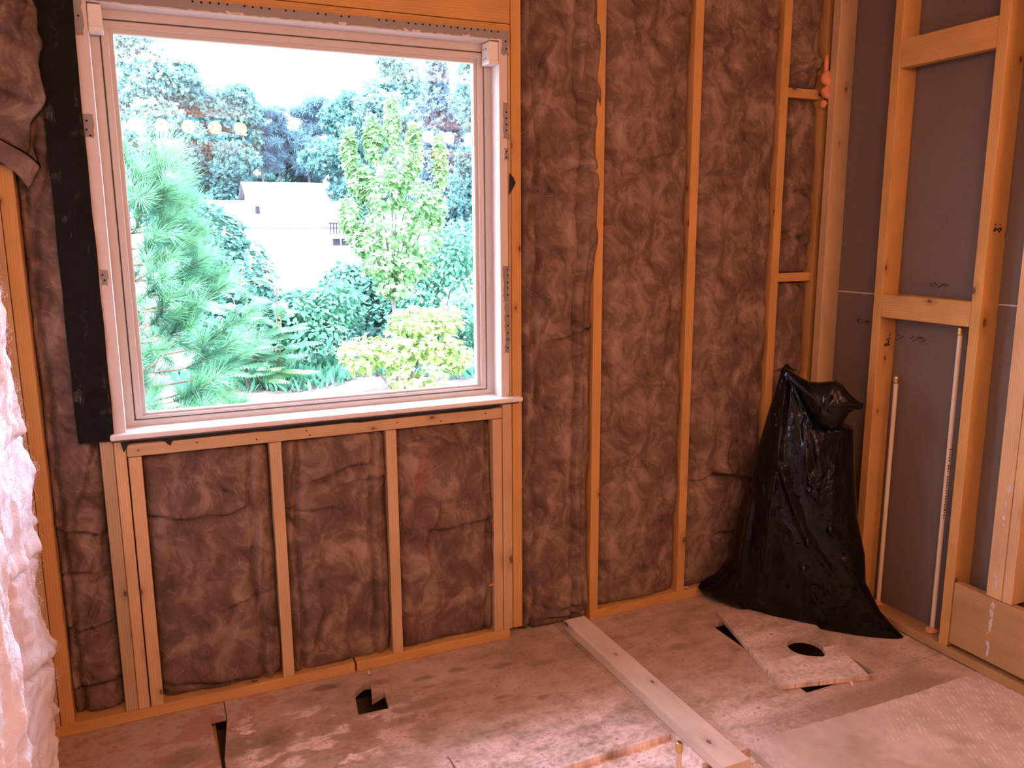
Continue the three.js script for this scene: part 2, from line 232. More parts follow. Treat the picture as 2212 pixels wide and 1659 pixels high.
{ const r = rng(8);   // faded mill stamps and a pencilled scribble on the drywall and lumber: too small to read
  const mark = (x, y, z, w, h, ax) => { const g = []; for (let i = 0; i < 9; i++) { const q = new THREE.BoxGeometry(ax ? w * (0.12 + 0.2 * r()) : 0.0006, h * (0.08 + 0.25 * r()), ax ? 0.0006 : w * (0.1 + 0.22 * r())); q.rotateX(ax ? 0 : (r() - 0.5) * 1.6); if (ax) q.rotateZ((r() - 0.5) * 1.6); q.translate(ax ? (r() - 0.5) * w : 0, (r() - 0.5) * h, ax ? 0 : (r() - 0.5) * w); g.push(q); } const m = mesh('mill_stamp', mergeGeometries(g), M.ink, right); m.position.set(x, y, z); };
  mark(2.645, 1.125, 0.3863, 0.03, 0.045, 1); mark(2.640, 1.545, 0.8013, 0.035, 0.035, 1); mark(XB - 0.0002, 1.18, 0.22, 0.10, 0.02, 0); mark(XB - 0.0002, 1.135, 0.46, 0.12, 0.018, 0); mark(XB - 0.0002, 1.345, 0.56, 0.08, 0.012, 0);
}
// ---------- left wall, back wall, ceiling ----------
const left = struct('wall_left');
for (const z0 of [0.002, 0.55, 0.96, 1.37, 1.78, 2.19, 2.6, 3.06]) span('stud', -0.452, -0.362, 0.038, TOP, z0, z0 + 0.038, M.wood, left);
span('bottom_plate', -0.452, -0.362, 0, 0.038, 0.0, 3.1, M.wood, left); span('outer_sheathing', -0.56, -0.46, -0.7, TOP, -0.112, 3.2, M.sheath, left);
span('drywall_panel', -0.3615, -0.349, 0.02, TOP, 1.0, 3.11, M.gypWhite, left);
const back = struct('wall_back'); span('drywall_panel', -0.45, 2.7, -0.66, TOP, 3.121, 3.2, M.gyp, back);
const ceil = struct('ceiling'); span('ceiling_panel', -0.6, 2.9, TOP + 0.001, TOP + 0.1, -0.6, 3.25, M.gypWhite, ceil); span('foundation', -0.6, 2.9, -1.2, -0.03, -0.112, -0.0905, M.gyp, ceil);

// ---------- window ----------
const win = struct('window_1');
const X0 = -0.078, X1 = 1.163, Y0 = 0.954, Y1 = 2.180, ZD = -0.066;
span('drywall_return', -0.1155, X0, Y0, 2.182, -0.089, 0.0045, M.paint, win); span('drywall_return', X1, 1.1945, Y0, 2.182, -0.089, 0.0045, M.paint, win); span('drywall_return', -0.1155, 1.1945, Y1, 2.212, -0.089, 0.0035, M.paint, win);
function ring(name, x0, x1, y0, y1, w, z0, z1, m, wb = w) {
  const s = new THREE.Shape([V(x0, y0, 0), V(x1, y0, 0), V(x1, y1, 0), V(x0, y1, 0)]); s.holes.push(new THREE.Path([V(x0 + w, y0 + wb, 0), V(x0 + w, y1 - w, 0), V(x1 - w, y1 - w, 0), V(x1 - w, y0 + wb, 0)]));
  const g = new THREE.ExtrudeGeometry(s, { depth: z1 - z0 - 0.004, bevelEnabled: true, bevelSize: 0.002, bevelThickness: 0.002, bevelSegments: 1, bevelOffset: -0.002 }); g.translate(0, 0, z0 + 0.002); return mesh(name, g, m, win);
}
ring('window_frame', X0 - 0.02, X1 + 0.02, Y0 - 0.02, Y1 + 0.02, 0.045, -0.11, ZD, M.vinyl, 0.04);
ring('frame_groove', X0 + 0.015, X1 - 0.015, Y0 + 0.01, Y1 - 0.015, 0.016, -0.10, -0.078, M.gasket);
ring('window_sash', X0 + 0.0285, X1 - 0.0285, Y0 + 0.0225, Y1 - 0.0285, 0.020, -0.108, -0.069, M.vinyl, 0.010);
ring('glazing_bead', X0 + 0.045, X1 - 0.045, Y0 + 0.028, Y1 - 0.045, 0.016, -0.106, -0.078, M.vinyl, 0.012);
span('glass_pane', X0 + 0.05, X1 - 0.05, Y0 + 0.03, Y1 - 0.05, -0.0895, -0.0885, M.glass, win, 0.0001);
span('window_stool', -0.1225, 1.237, 0.9375, Y0 + 0.0015, -0.075, 0.036, M.sill, win, 0.006); span('stool_edge', -0.12, 1.23, 0.928, 0.939, -0.07, 0.012, M.gasket, win);
// torn perforated corner bead round the opening
const beadRnd = rng(17);
function ragged(name, x0, x1, y0, y1, z, m, parent, t = 0.0016, rag = 0.004) {
  const pts = [], N = (l) => Math.max(3, Math.round(l / 0.012)); let n = N(x1 - x0); for (let i = 0; i < n; i++) pts.push([lerp(x0, x1, i / n), y0 + rag * (beadRnd() - 0.3)]); n = N(y1 - y0); for (let i = 0; i < n; i++) pts.push([x1 - rag * (beadRnd() - 0.3), lerp(y0, y1, i / n)]);
  n = N(x1 - x0); for (let i = 0; i < n; i++) pts.push([lerp(x1, x0, i / n), y1 - rag * (beadRnd() - 0.3)]); n = N(y1 - y0); for (let i = 0; i < n; i++) pts.push([x0 + rag * (beadRnd() - 0.3), lerp(y1, y0, i / n)]);
  const g = new THREE.ExtrudeGeometry(new THREE.Shape(pts.map(([x, y]) => V(x, y, 0))), { depth: t, bevelEnabled: false }); g.translate(0, 0, z); return mesh(name, g, m, parent);
}
function holesOn(parent, list, z, r = 0.0032) { const g = list.map(([x, y]) => new THREE.CylinderGeometry(r, r, 0.0012, 8).rotateX(Math.PI / 2).translate(x, y, z)); const m = mesh('bead_holes', mergeGeometries(g), M.dark, parent); m.userData = { label: 'row of dark punched holes' }; }
{
  const b1 = ragged('corner_bead', -0.118, 1.2, 2.1835, 2.2135, 0.0035, M.bead, win); const h = []; for (let x = 0.2; x < 1.18; x += 0.024) if (beadRnd() > 0.22) h.push([x, 2.2065 + 0.002 * beadRnd()]); holesOn(b1, h, 0.0052);
  for (const [x, w] of [[0.29, 0.05], [0.62, 0.03], [0.83, 0.02], [0.86, 0.03], [1.03, 0.03]]) ragged('plaster_patch', x, x + w, 2.1825, 2.1905, 0.0046, M.paint, win, 0.001, 0.006);
  for (const [x0, x1, y0, y1, hs] of [[-0.124, -0.088, 2.09, 2.2, [[-0.1, 2.14]]], [-0.117, -0.086, 1.815, 1.882, [[-0.104, 1.862], [-0.1065, 1.838], [-0.098, 1.822]]], [-0.107, -0.086, 1.40, 1.447, [[-0.101, 1.43], [-0.097, 1.415]]], [1.172, 1.2, 2.135, 2.2, [[1.19, 2.155], [1.188, 2.18]]], [1.176, 1.199, 1.86, 1.985, [[1.189, 1.89], [1.189, 1.91], [1.189, 1.93], [1.189, 1.95]]], [1.181, 1.199, 1.79, 1.832, [[1.19, 1.80], [1.19, 1.82]]], [1.172, 1.199, 1.30, 1.43, [[1.19, 1.325], [1.19, 1.35], [1.19, 1.37], [1.19, 1.395], [1.19, 1.415]]], [1.178, 1.199, 1.115, 1.30, [[1.19, 1.135], [1.19, 1.165], [1.19, 1.19], [1.19, 1.215], [1.19, 1.25]]]]) { const b = ragged('corner_bead', x0, x1, y0, y1, 0.0042, M.bead, win, 0.0012, 0.006); holesOn(b, hs, 0.0054); }
}
function bracket(x, lab) {
  const b = group('blind_bracket', [x, 2.105, 0]); tag(b, lab, 'bracket');
  span('bracket_body', -0.018, 0.018, 0.004, 0.072, -0.06, 0.004, M.white, b, 0.004); span('bracket_cover', -0.0185, 0.0185, 0, 0.0125, -0.058, 0.0065, M.white, b, 0.003);
  for (const z of [-0.043, -0.021]) for (const y of [0.02, 0.051]) mesh('screw_hole', new THREE.CylinderGeometry(0.0028, 0.0028, 0.001, 8).rotateZ(Math.PI / 2), M.dark, b).position.set(-0.0182, y, z);
}
bracket(-0.059, 'small white blind bracket in the upper left corner of the window'); bracket(1.1445, 'small white blind bracket with screw holes in the upper right corner of the window');

// ---------- black flashing paper ----------
{
  const nx = 14, ny = 110, g = new THREE.PlaneGeometry(0.098, 1.62, nx * 2, ny * 3), p = g.attributes.position;
  for (let i = 0; i < p.count; i++) { const x = p.getX(i), y = p.getY(i); p.setZ(i, 0.006 + 0.008 * ss(0.04, -0.049, x) * 0 + 0.010 * fbm3(x * 9, y * 9, 2, 4) + 0.024 * Math.abs(fbm3(x * 5, y * 15, 5, 2)) * ss(-0.04, 0.03, x)); p.setX(i, x * (1 + 0.06 * n3(0, y * 6, 1))); }
  const b = g.clone(); b.index.array.reverse(); b.translate(0, 0, -0.002);
  const m = mesh('flashing_paper', mergeGeometries([g, b]), M.tar); for (const gg of [m.geometry]) { const uv = gg.attributes.uv; for (let i = 0; i < uv.count; i++) uv.setXY(i, uv.getX(i) * 0.1, uv.getY(i) * 1.62); } m.geometry.computeVertexNormals();
  m.position.set(-0.160, 1.745, 0.0035); tag(m, 'long black strip of dusty flashing paper left of the window', 'paper');
  const sc = (pts, label, z = 0.003) => { const gg = new THREE.ExtrudeGeometry(new THREE.Shape(pts.map(([x, y]) => V(x, y, 0))), { depth: 0.0015, bevelEnabled: false }); gg.translate(0, 0, z); tag(mesh('paper_scrap', gg, M.tarPlain), label, 'scrap'); };
  sc([[1.2, 1.748], [1.214, 1.735], [1.224, 1.715], [1.21, 1.69], [1.199, 1.675]], 'small torn black paper scrap on the stud right of the window');
  sc([[-0.084, 0.927], [0.02, 0.923], [0.042, 0.90], [0.05, 0.916], [0.3, 0.922], [0.34, 0.917], [0.6, 0.921], [0.64, 0.914], [0.8, 0.92], [1.12, 0.917], [1.15, 0.926], [1.15, 0.934], [-0.084, 0.936]], 'ragged black paper edge hanging under the window sill', 0.0045);
  sc([[-0.096, 0.926], [-0.07, 0.926], [-0.09, 0.893]], 'small pointed black paper corner under the left end of the window sill', 0.0045);
}

// ---------- insulation batts ----------
function battGeo(w, h, o) {   // lies in x 0..w, y 0..h, face towards +z
  const st = o.step ?? 0.0075, nx = Math.max(8, Math.round(w / st)), ny = Math.round(h / st), r = rng(o.seed), S = o.seed * 7.31, pos = [], uv = [], col = [], idx = [];
  const cr = []; for (let i = 0; i < (o.creases ?? 5); i++) { const y = r() * h, x = r() * w, a = (r() < 0.5 ? r() * 0.5 - 0.25 : 1.2 + r() * 0.7), l = 0.08 + r() * 0.2; cr.push([x, y, Math.cos(a), Math.sin(a), l, 0.012 + 0.014 * r(), 0.010 + 0.02 * r()]); }
  const eL = o.eL ?? 0.02 + r() * 0.05, eR = o.eR ?? 0.02 + r() * 0.05, tuck = o.tuck ?? [r() > 0.4, r() > 0.3], u0 = r() * 3, v0 = r() * 3;
  const at = (i, j) => {
    const x = w * i / nx, y = h * j / ny, wob = 0.02 * n3(y * 5, S, 1) + 0.008 * n3(y * 19, S, 4);
    let z = 0.030 * fbm3(x * 6, y * 5, S, 3) + 0.012 * (0.35 - Math.abs(fbm3(x * 9 + 3, y * 6, S + 9, 3))) + 0.0045 * fbm3(x * 34, y * 26, S + 4, 3);
    const ex = Math.min(x, w - x), ey = Math.min(y, h - y); z -= (o.pinch ?? 0.03) * (Math.exp(-ex / 0.014) + 0.9 * Math.exp(-ey / 0.018)); z += (o.bulge ?? 0.008) * Math.sin(Math.PI * x / w) * Math.sin(Math.PI * clamp(y / h, 0.02, 0.98)) ** 0.4;
    if (tuck[0]) { const d = x - eL - wob; z -= 0.026 * Math.exp(-((d / 0.007) ** 2)) - 0.007 * Math.exp(-(((d + 0.02) / 0.014) ** 2)); z += d < 0 ? 0.014 * n3(x * 75, y * 5, S) + 0.006 * n3(x * 160, y * 14, S) : 0; }
    if (tuck[1]) { const d = w - x - eR + wob; z -= 0.026 * Math.exp(-((d / 0.007) ** 2)) - 0.007 * Math.exp(-(((d + 0.02) / 0.014) ** 2)); z += d < 0 ? 0.014 * n3(x * 75, y * 5, S) + 0.006 * n3(x * 160, y * 14, S) : 0; }
    for (const [cx, cy, c, s, l, d, wd] of cr) { const dx = x - cx, dy = y - cy, al = dx * c + dy * s, ac = -dx * s + dy * c + 0.03 * n3(al * 9, S, cx * 5); if (Math.abs(al) < l) { const k = ss(l, l * 0.5, Math.abs(al)); z -= k * d * Math.exp(-((ac / (0.3 * wd)) ** 2)); z += k * d * 0.6 * Math.exp(-(((ac - wd) / wd) ** 2)); } }
    if (o.extra) z += o.extra(x, y);
    return [x, y, z];
  };
  for (let j = 0; j <= ny; j++) for (let i = 0; i <= nx; i++) { const q = at(i, j); let X = q[0]; if (o.lap && i === nx) X += 0; pos.push(X + (o.shift ? o.shift(q[0], q[1]) : 0), q[1] + (o.lift ? o.lift(q[0], q[1]) : 0), q[2]); uv.push(q[0] + u0, q[1] + v0); const c = o.tint ? o.tint(q[0], q[1]) : [1, 1, 1]; col.push(...c); }
  const W = nx + 1; for (let j = 0; j < ny; j++) for (let i = 0; i < nx; i++) { const a = j * W + i; idx.push(a, a + 1, a + W + 1, a, a + W + 1, a + W); }
  const bz = -(o.depth ?? 0.085), loop = []; for (let i = 0; i < nx; i++) loop.push(i); for (let j = 0; j < ny; j++) loop.push(j * W + nx); for (let i = nx; i > 0; i--) loop.push(ny * W + i); for (let j = ny; j > 0; j--) loop.push(j * W);
  const b0 = pos.length / 3; for (const k of loop) { pos.push(pos[3 * k], pos[3 * k + 1], bz); uv.push(uv[2 * k] + 0.08, uv[2 * k + 1]); col.push(1, 1, 1); }
  const n = loop.length; for (let k = 0; k < n; k++) { const a = loop[k], b = loop[(k + 1) % n], c = b0 + k, d = b0 + (k + 1) % n; idx.push(a, c, d, a, d, b); }
  const ce = pos.length / 3; pos.push(w / 2, h / 2, bz); uv.push(u0, v0); col.push(1, 1, 1); for (let k = 0; k < n; k++) idx.push(ce, b0 + (k + 1) % n, b0 + k);
  const g = new THREE.BufferGeometry(); g.setAttribute('position', new THREE.Float32BufferAttribute(pos, 3)); g.setAttribute('uv', new THREE.Float32BufferAttribute(uv, 2)); g.setAttribute('color', new THREE.Float32BufferAttribute(col, 3)); g.setIndex(idx); g.computeVertexNormals();
  g.userData = { at: (x, y) => at(x / w * nx, y / h * ny)[2] }; return g;
}
function strands(g, w, h, n, seed, len = 0.05, rad = 0.0007, lift = 0.006) {
  const r = rng(seed), out = [];
  for (let i = 0; i < n; i++) {
    let x = r() * w, y = r() * h, a = r() * 6.28; const l = len * (0.4 + r()), pts = [], cv = (r() - 0.5) * 3;
    for (let k = 0; k < 4; k++) { const xx = clamp(x, 0.004, w - 0.004), yy = clamp(y, 0.004, h - 0.004); pts.push(V(xx, yy, g.userData.at(xx, yy) + (k === 1 || k === 2 ? lift * r() : 0.0005))); x += Math.cos(a) * l / 3; y += Math.sin(a) * l / 3; a += cv * 0.4; }
    out.push(tube(pts, rad, rad * 0.5, 5, 3));
  }
  return mergeGeometries(out);
}
const BG = 'fibreglass batts between the studs of the window wall';
function batt(x0, x1, y0, y1, z, label, o) {
  const w = x1 - x0, h = y1 - y0, g = battGeo(w, h, o), m = mesh('insulation_batt', g, M.batt); m.position.set(x0, y0, z); tag(m, label, 'insulation', BG);
  const f = mesh('loose_fibres', strands(g, w, h, Math.round(w * h * 55), o.seed + 100, 0.045, 0.0005, 0.003), M.fibre, m); f.userData = { kind: 'stuff' }; return m;
}
batt(-0.2985, -0.155, 0.039, 2.54, -0.032, 'narrow tall brown insulation batt between the far left stud and the black flashing paper', { seed: 1, creases: 16, tuck: [true, false], bulge: 0.012 });
batt(-0.0425, 0.3405, 0.036, 0.877, -0.014, 'leftmost of the three short brown insulation batts under the window', { seed: 2, creases: 5, tuck: [false, true] });
batt(0.3765, 0.7305, 0.036, 0.877, -0.014, 'middle of the three short brown insulation batts under the window', { seed: 3, creases: 4, tuck: [true, true] });
batt(0.7665, 1.131, 0.036, 0.877, -0.014, 'short brown insulation batt under the window with a faint red stain', { seed: 4, creases: 4, tuck: [false, true], tint: (x, y) => { const k = 0.8 * Math.exp(-(((x - 0.10 - 0.03 * n3(y * 6, 1, 1)) / 0.022) ** 2)) * ss(0.2, 0.4, y) * clamp(0.5 + 1.6 * n3(x * 20, y * 9, 3)) + 0.5 * Math.exp(-(((x - 0.05) / 0.04) ** 2) - ((y - 0.08) / 0.06) ** 2); return [1, 1 - 0.62 * k, 1 - 0.55 * k]; } });
batt(1.2465, 1.5462, 0.004, 2.54, -0.012, 'tall brown insulation batt just right of the window, lapping over a stud', { seed: 5, creases: 10, tuck: [true, true], eL: 0.055, eR: 0.075, bulge: 0.016, extra: (x, y) => ss(0.22, 0.29, x) * ss(1.0, 1.9, y) * (0.012 + 0.022 * clamp(0.4 + n3(3, y * 4, 7))), shift: (x, y) => ss(0.2, 0.30, x) * ss(0.9, 1.6, y) * (0.014 + 0.028 * clamp(0.35 + 1.3 * n3(1, y * 5, 7))) });
batt(1.5825, 1.9682, 0.036, 2.54, -0.012, 'wide tall brown insulation batt between the two bare studs left of the bag', { seed: 6, creases: 8, tuck: [false, false], bulge: 0.012 });
batt(2.0045, 2.3916, 0.036, 2.54, -0.012, 'wide tall brown insulation batt directly behind the black bag', { seed: 7, creases: 9, tuck: [false, false], bulge: 0.012 });
batt(2.428, 2.613, 2.1095, 2.54, -0.016, 'narrow brown insulation piece above the upper block near the corner', { seed: 8, creases: 4, tuck: [false, false] });
batt(2.428, 2.613, 1.3695, 2.0725, -0.016, 'narrow brown insulation piece between the two short blocks near the corner', { seed: 9, creases: 5, tuck: [true, false] });
batt(2.428, 2.613, 0.036, 1.3335, -0.016, 'narrow brown insulation piece below the lower block near the corner', { seed: 10, creases: 4, tuck: [false, false] });
{ // torn flap that hangs over the left stud near the top
  const g = battGeo(0.24, 0.84, { seed: 12, creases: 16, tuck: [false, false], bulge: 0.02, pinch: 0.012, depth: 0.012, step: 0.006, lift: (x, y) => (0.10 * fbm3(x * 13, 3, 7, 3) + 0.05 * ss(0.1, 0.24, x) + 0.07 * ss(0.08, 0.0, x)) * ss(0.2, 0, y), extra: (x, y) => 0.024 * (0.4 - Math.abs(fbm3(x * 9, y * 7, 5, 3))) + 0.012 * Math.max(0, fbm3(x * 14, y * 8, 3, 3)) + 0.022 * ss(0.02, 0.16, y) * ss(0.42, 0.2, y), shift: (x, y) => (x < 0.12 ? 0.10 * ss(0.10, 0.0, y) : -0.05 * ss(0.22, 0.05, y)) + 0.035 * fbm3(2, y * 9, x > 0.12 ? 4 : 8, 3) - (x > 0.12 ? 0.03 * ss(0.35, 0.6, y) : 0) });
  const m = mesh('insulation_batt', g, M.batt); m.position.set(-0.445, 1.71, 0.018); tag(m, 'torn brown insulation flap hanging over the far left stud near the top', 'insulation');
}
// pale batts (daylight put into their colour) bulging from the left wall, turned to face +x
function sideBatt(z0, z1, y0, y1, x, label, o) {
  const w = z1 - z0, h = y1 - y0, g = battGeo(w, h, o), m = mesh('insulation_batt', g, M.battDaylit); m.rotation.y = Math.PI / 2; m.position.set(x, y0, z1); tag(m, label, 'insulation');
  const f = mesh('loose_fibres', strands(g, w, h, Math.round(w * h * 800), o.seed + 100, 0.045, 0.0005, 0.02), M.fibreDaylit, m); f.userData = { kind: 'stuff' };
}
const lump = (s, k) => (x, y) => { const f = fbm3(x * 5 + 0.5 * n3(x * 7, y * 3, s), y * 2.2, s, 3), q = 0.35 - Math.abs(fbm3(x * 13, y * 3.2 + 0.4 * n3(x * 8, y * 8, s), s + 5, 2)); return k * (0.6 + 1.2 * f) * Math.sin(Math.PI * clamp(x / 0.5)) + 0.055 * Math.max(-0.1, q) + 0.012 * fbm3(x * 26, y * 20, s + 3, 3); };
const paleTint = (s) => (x, y) => { const k = ss(-0.05, 0.3, fbm3(x * 7, y * 3, s, 3)); return [lerp(1, 0.86, k), lerp(1, 0.70, k), lerp(1, 0.60, k)]; };
sideBatt(0.042, 0.548, 0.036, 1.56, -0.388, 'fluffy insulation batt in daylit pale colour bulging from the left wall beside the window wall', { seed: 21, creases: 14, bulge: 0.028, tuck: [true, true], step: 0.0055, extra: lump(3, 0.034), tint: paleTint(4), depth: 0.06 });
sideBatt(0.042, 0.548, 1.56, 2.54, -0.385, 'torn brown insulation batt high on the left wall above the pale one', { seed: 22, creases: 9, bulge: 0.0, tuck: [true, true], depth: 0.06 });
sideBatt(0.59, 0.958, 0.036, 1.56, -0.388, 'fluffy insulation batt in daylit pale colour at the left edge nearest the viewer', { seed: 23, creases: 10, bulge: 0.028, tuck: [true, true], step: 0.0055, extra: lump(8, 0.034), tint: paleTint(9), depth: 0.06 });

// ---------- loose lumber and panel ----------
{
  const b = mesh('loose_board', boxGeo(0.0935, 0.038, 0.995, 0.003), M.woodDusty); b.position.set(1.461, 0.0195, 0.52); b.rotation.y = -0.004; tag(b, 'dusty wooden board lying loose across the floor towards the wall', 'board');
  const poly = [[2.035, 0.187], [2.366, 0.272], [2.210, 0.802], [1.882, 0.722]], hole = []; for (let i = 0; i < 22; i++) { const a = i / 22 * 6.283, tip = Math.exp(-(((a - 1.35 + 9.42) % 6.283 - 3.14) ** 2) * 5) * 0.018, r = 0.064 + tip; hole.push([2.151 + Math.cos(a) * r, 0.556 + Math.sin(a) * r]); }
  const p = sheet('floor_panel', poly, 0.0015, 0.0185, M.floor, scene, [hole.reverse()], ([x, z]) => [(x * 0.9 + 0.3) / 3.2, (z + 0.45) / 1.6]); tag(p, 'loose tilted plywood panel with a round hole beside the black bag', 'panel');
}
// ---------- pipes ----------
function pipe(x, z, y0, y1, label, print) {
  const g = group('water_pipe', [x, y0, z]); tag(g, label, 'pipe'); const h = y1 - y0;
  mesh('pipe_tube', new THREE.CylinderGeometry(0.0085, 0.0085, h - 0.02, 16).translate(0, (h - 0.02) / 2, 0), M.pipe, g);
  mesh('brass_cap', new THREE.LatheGeometry([[0.0005, h + 0.004], [0.0075, h + 0.003], [0.0108, h - 0.001], [0.0112, h - 0.012], [0.0098, h - 0.0135], [0.0112, h - 0.015], [0.0112, h - 0.026], [0.0095, h - 0.028], [0.0086, h - 0.028]].map(([a, b]) => new THREE.Vector2(a, b)).reverse(), 16), M.brass, g);
  if (print) { const r = rng(4), q = []; for (let i = 0; i < 26; i++) { const s = new THREE.BoxGeometry(0.003 + 0.003 * r(), 0.003 + 0.004 * r(), 0.0008); s.translate(0, 0.72 - i * 0.0105, 0.0086); s.rotateY(-0.55); if (i !== 5 && i !== 9) q.push(s); } mesh('pipe_print', mergeGeometries(q), M.ink, g).userData = { label: 'line of tiny printed lettering' }; }
  return g;
}
const lumpy = (r, h, seed) => { const g = mergeVertices(new THREE.SphereGeometry(r, 14, 10).deleteAttribute('uv').deleteAttribute('normal')), p = g.attributes.position; for (let i = 0; i < p.count; i++) { const k = 1 + 0.9 * fbm3(p.getX(i) * 45, p.getY(i) * 45, seed + p.getZ(i) * 45, 2); p.setXYZ(i, p.getX(i) * k, p.getY(i) * k * h, p.getZ(i) * k); } g.computeVertexNormals(); return g; };
const p1 = pipe(2.650, 0.437, 0.038, 0.985, 'shorter cream pipe with brass cap between studs beside the bag'), p2 = pipe(2.650, 0.692, 0.038, 1.203, 'taller cream pipe with brass cap under the wall block', true);
mesh('foam_collar', lumpy(0.02, 0.5, 3).translate(-0.004, 0.006, 0.004), M.foam, p1); mesh('foam_collar', lumpy(0.021, 0.5, 7).translate(-0.004, 0.006, 0), M.foam, p2);
pipe(1.322, 0.923, -0.019, 0.082, 'short cream pipe stub with brass cap standing in the floor by the loose board');
{ const f = group('spray_foam', [2.598, 2.15, 0.03]); tag(f, 'orange lump of spray foam on the corner framing near the upper block', 'foam'); const m = mesh('foam_bead', mergeGeometries([lumpy(0.022, 1.3, 2), lumpy(0.018, 1.5, 5).translate(0.004, -0.05, 0), lumpy(0.009, 5, 9).translate(0.0, 0.055, 0), lumpy(0.013, 1.1, 6).translate(-0.004, -0.10, 0)]), M.foam, f); m.position.set(-0.006, 0, 0); }

// ---------- black bag ----------
{
  const A = V(2.08, 0, -0.02), U = V(0.60196, 0, 0.79852), N = V(-0.79852, 0, 0.60196);
  const interp = (t, y) => { for (let i = 0; i + 1 < t.length; i++) if (y <= t[i][0] && y >= t[i + 1][0]) return lerp(t[i][1], t[i + 1][1], (t[i][0] - y) / (t[i][0] - t[i + 1][0])); return y > t[0][0] ? t[0][1] : t[t.length - 1][1]; };
  const L = [[1.03, 0.322], [1.007, 0.308], [0.835, 0.267], [0.698, 0.237], [0.537, 0.199], [0.391, 0.163], [0.204, 0.138], [0.11, 0.083], [0.045, 0.0], [0.02, 0.02], [0.001, 0.09]], Rr = [[1.03, 0.33], [0.96, 0.40], [0.86, 0.47], [0.8, 0.585], [0.668, 0.597], [0.449, 0.622], [0.305, 0.659], [0.192, 0.67], [0.089, 0.727], [0.034, 0.78], [0.001, 0.818]];
  const DF = [[1.03, 0.006], [0.9, 0.055], [0.7, 0.115], [0.45, 0.135], [0.2, 0.12], [0.03, 0.085], [0, 0.08]], DB = [[1.03, 0.004], [0.9, 0.03], [0.6, 0.05], [0.2, 0.05], [0, 0.05]];
  const seg = (s, y, a, b) => { const dx = b[0] - a[0], dy = b[1] - a[1], t = clamp(((s - a[0]) * dx + (y - a[1]) * dy) / (dx * dx + dy * dy)); return Math.hypot(s - a[0] - t * dx, y - a[1] - t * dy); };
  const ridges = [[[0.349, 0.645], [0.47, 0.366], 0.016], [[0.336, 0.95], [0.335, 0.66], 0.018], [[0.36, 0.97], [0.44, 0.83], 0.014], [[0.47, 0.366], [0.56, 0.25], 0.012], [[0.54, 0.66], [0.545, 0.42], 0.014], [[0.545, 0.42], [0.64, 0.28], 0.012], [[0.33, 0.62], [0.30, 0.08], 0.014], [[0.24, 0.5], [0.2, 0.1], 0.014], [[0.45, 0.80], [0.5, 0.66], 0.012], [[0.42, 0.82], [0.46, 0.60], 0.01], [[0.48, 0.79], [0.54, 0.67], 0.01], [[0.46, 0.25], [0.46, 0.03], 0.012], [[0.5, 0.17], [0.56, 0.02], 0.01], [[0.6, 0.3], [0.76, 0.04], 0.012]];
  const disp = (s, y, S) => {
    let d = 0.024 * (0.4 - Math.abs(fbm3(s * 7, y * 2.2, S, 3))) + 0.014 * (0.3 - Math.abs(fbm3(s * 16 + y * 3, y * 6, S + 2, 4))) + 0.002 * (0.3 - Math.abs(fbm3(s * 50, y * 38, S + 4, 2)));
    if (S < 5) for (const [a, b, k] of ridges) { const q = seg(s, y, a, b); d += k * Math.max(0, 1 - q / 0.020); }
    const pt = ss(0.075, 0.03, Math.hypot((s - 0.503) * 1.2, (y - 0.585) * 0.85)); if (S < 5) d += pt * 0.020 * (0.5 - Math.abs(fbm3(s * 34, y * 34, 9, 3)) * 2.2) + 0.012 * pt;
    const p2_ = ss(0.07, 0.02, Math.hypot(s - 0.545, y - 0.10)); if (S < 5) d += p2_ * 0.012 * (0.4 - Math.abs(fbm3(s * 30, y * 30, 4, 3)) * 2);
    return d;
  };
  const NY = 220, NS = 150, pos = [], idx = [];
  for (let j = 0; j <= NY; j++) {
    const y = 1.03 * (1 - j / NY) ** 1.0, l = interp(L, y), r = interp(Rr, y), df = interp(DF, y), db = interp(DB, y);
    for (let i = 0; i < 2 * NS; i++) { const f = i < NS, t = -Math.cos(Math.PI * (f ? i : 2 * NS - i) / NS), s = lerp(l, r, (t + 1) / 2), e = Math.sqrt(Math.max(0, 1 - t * t)); const q = f ? df * e ** 1.15 + disp(s, y, 1) * Math.min(1, e * 1.6) * ss(0, 0.05, y + 0.02) * ss(1.03, 0.98, y) : -db * e - disp(s, y, 7) * Math.min(1, e * 1.6) * 0.4; pos.push(A.x + U.x * s + N.x * q, Math.max(0.0025, y + 0.0025), Math.max(0.010, A.z + U.z * s + N.z * q)); }
  }
  const W = 2 * NS; for (let j = 0; j < NY; j++) for (let i = 0; i < W; i++) { const a = j * W + i, b = j * W + (i + 1) % W; idx.push(a, a + W, b, b, a + W, b + W); }
  const cb = pos.length / 3; pos.push(A.x + U.x * 0.45, 0.0025, A.z + U.z * 0.45); for (let i = 0; i < W; i++) idx.push(cb, NY * W + (i + 1) % W, NY * W + i);
  const g1 = new THREE.BufferGeometry(); g1.setAttribute('position', new THREE.Float32BufferAttribute(pos, 3)); g1.setIndex(idx); g1.computeVertexNormals();
  // gathered mouth folded over to the right
  const poly = [[0.316, 1.018], [0.327, 1.033], [0.345, 1.028], [0.385, 1.002], [0.425, 0.983], [0.47, 0.986], [0.517, 0.996], [0.545, 0.983], [0.569, 0.955], [0.595, 0.932], [0.623, 0.921], [0.622, 0.9], [0.60, 0.893], [0.577, 0.876], [0.555, 0.83], [0.52, 0.80], [0.48, 0.81], [0.45, 0.845], [0.415, 0.90], [0.37, 0.965]], C = [0.49, 0.905];
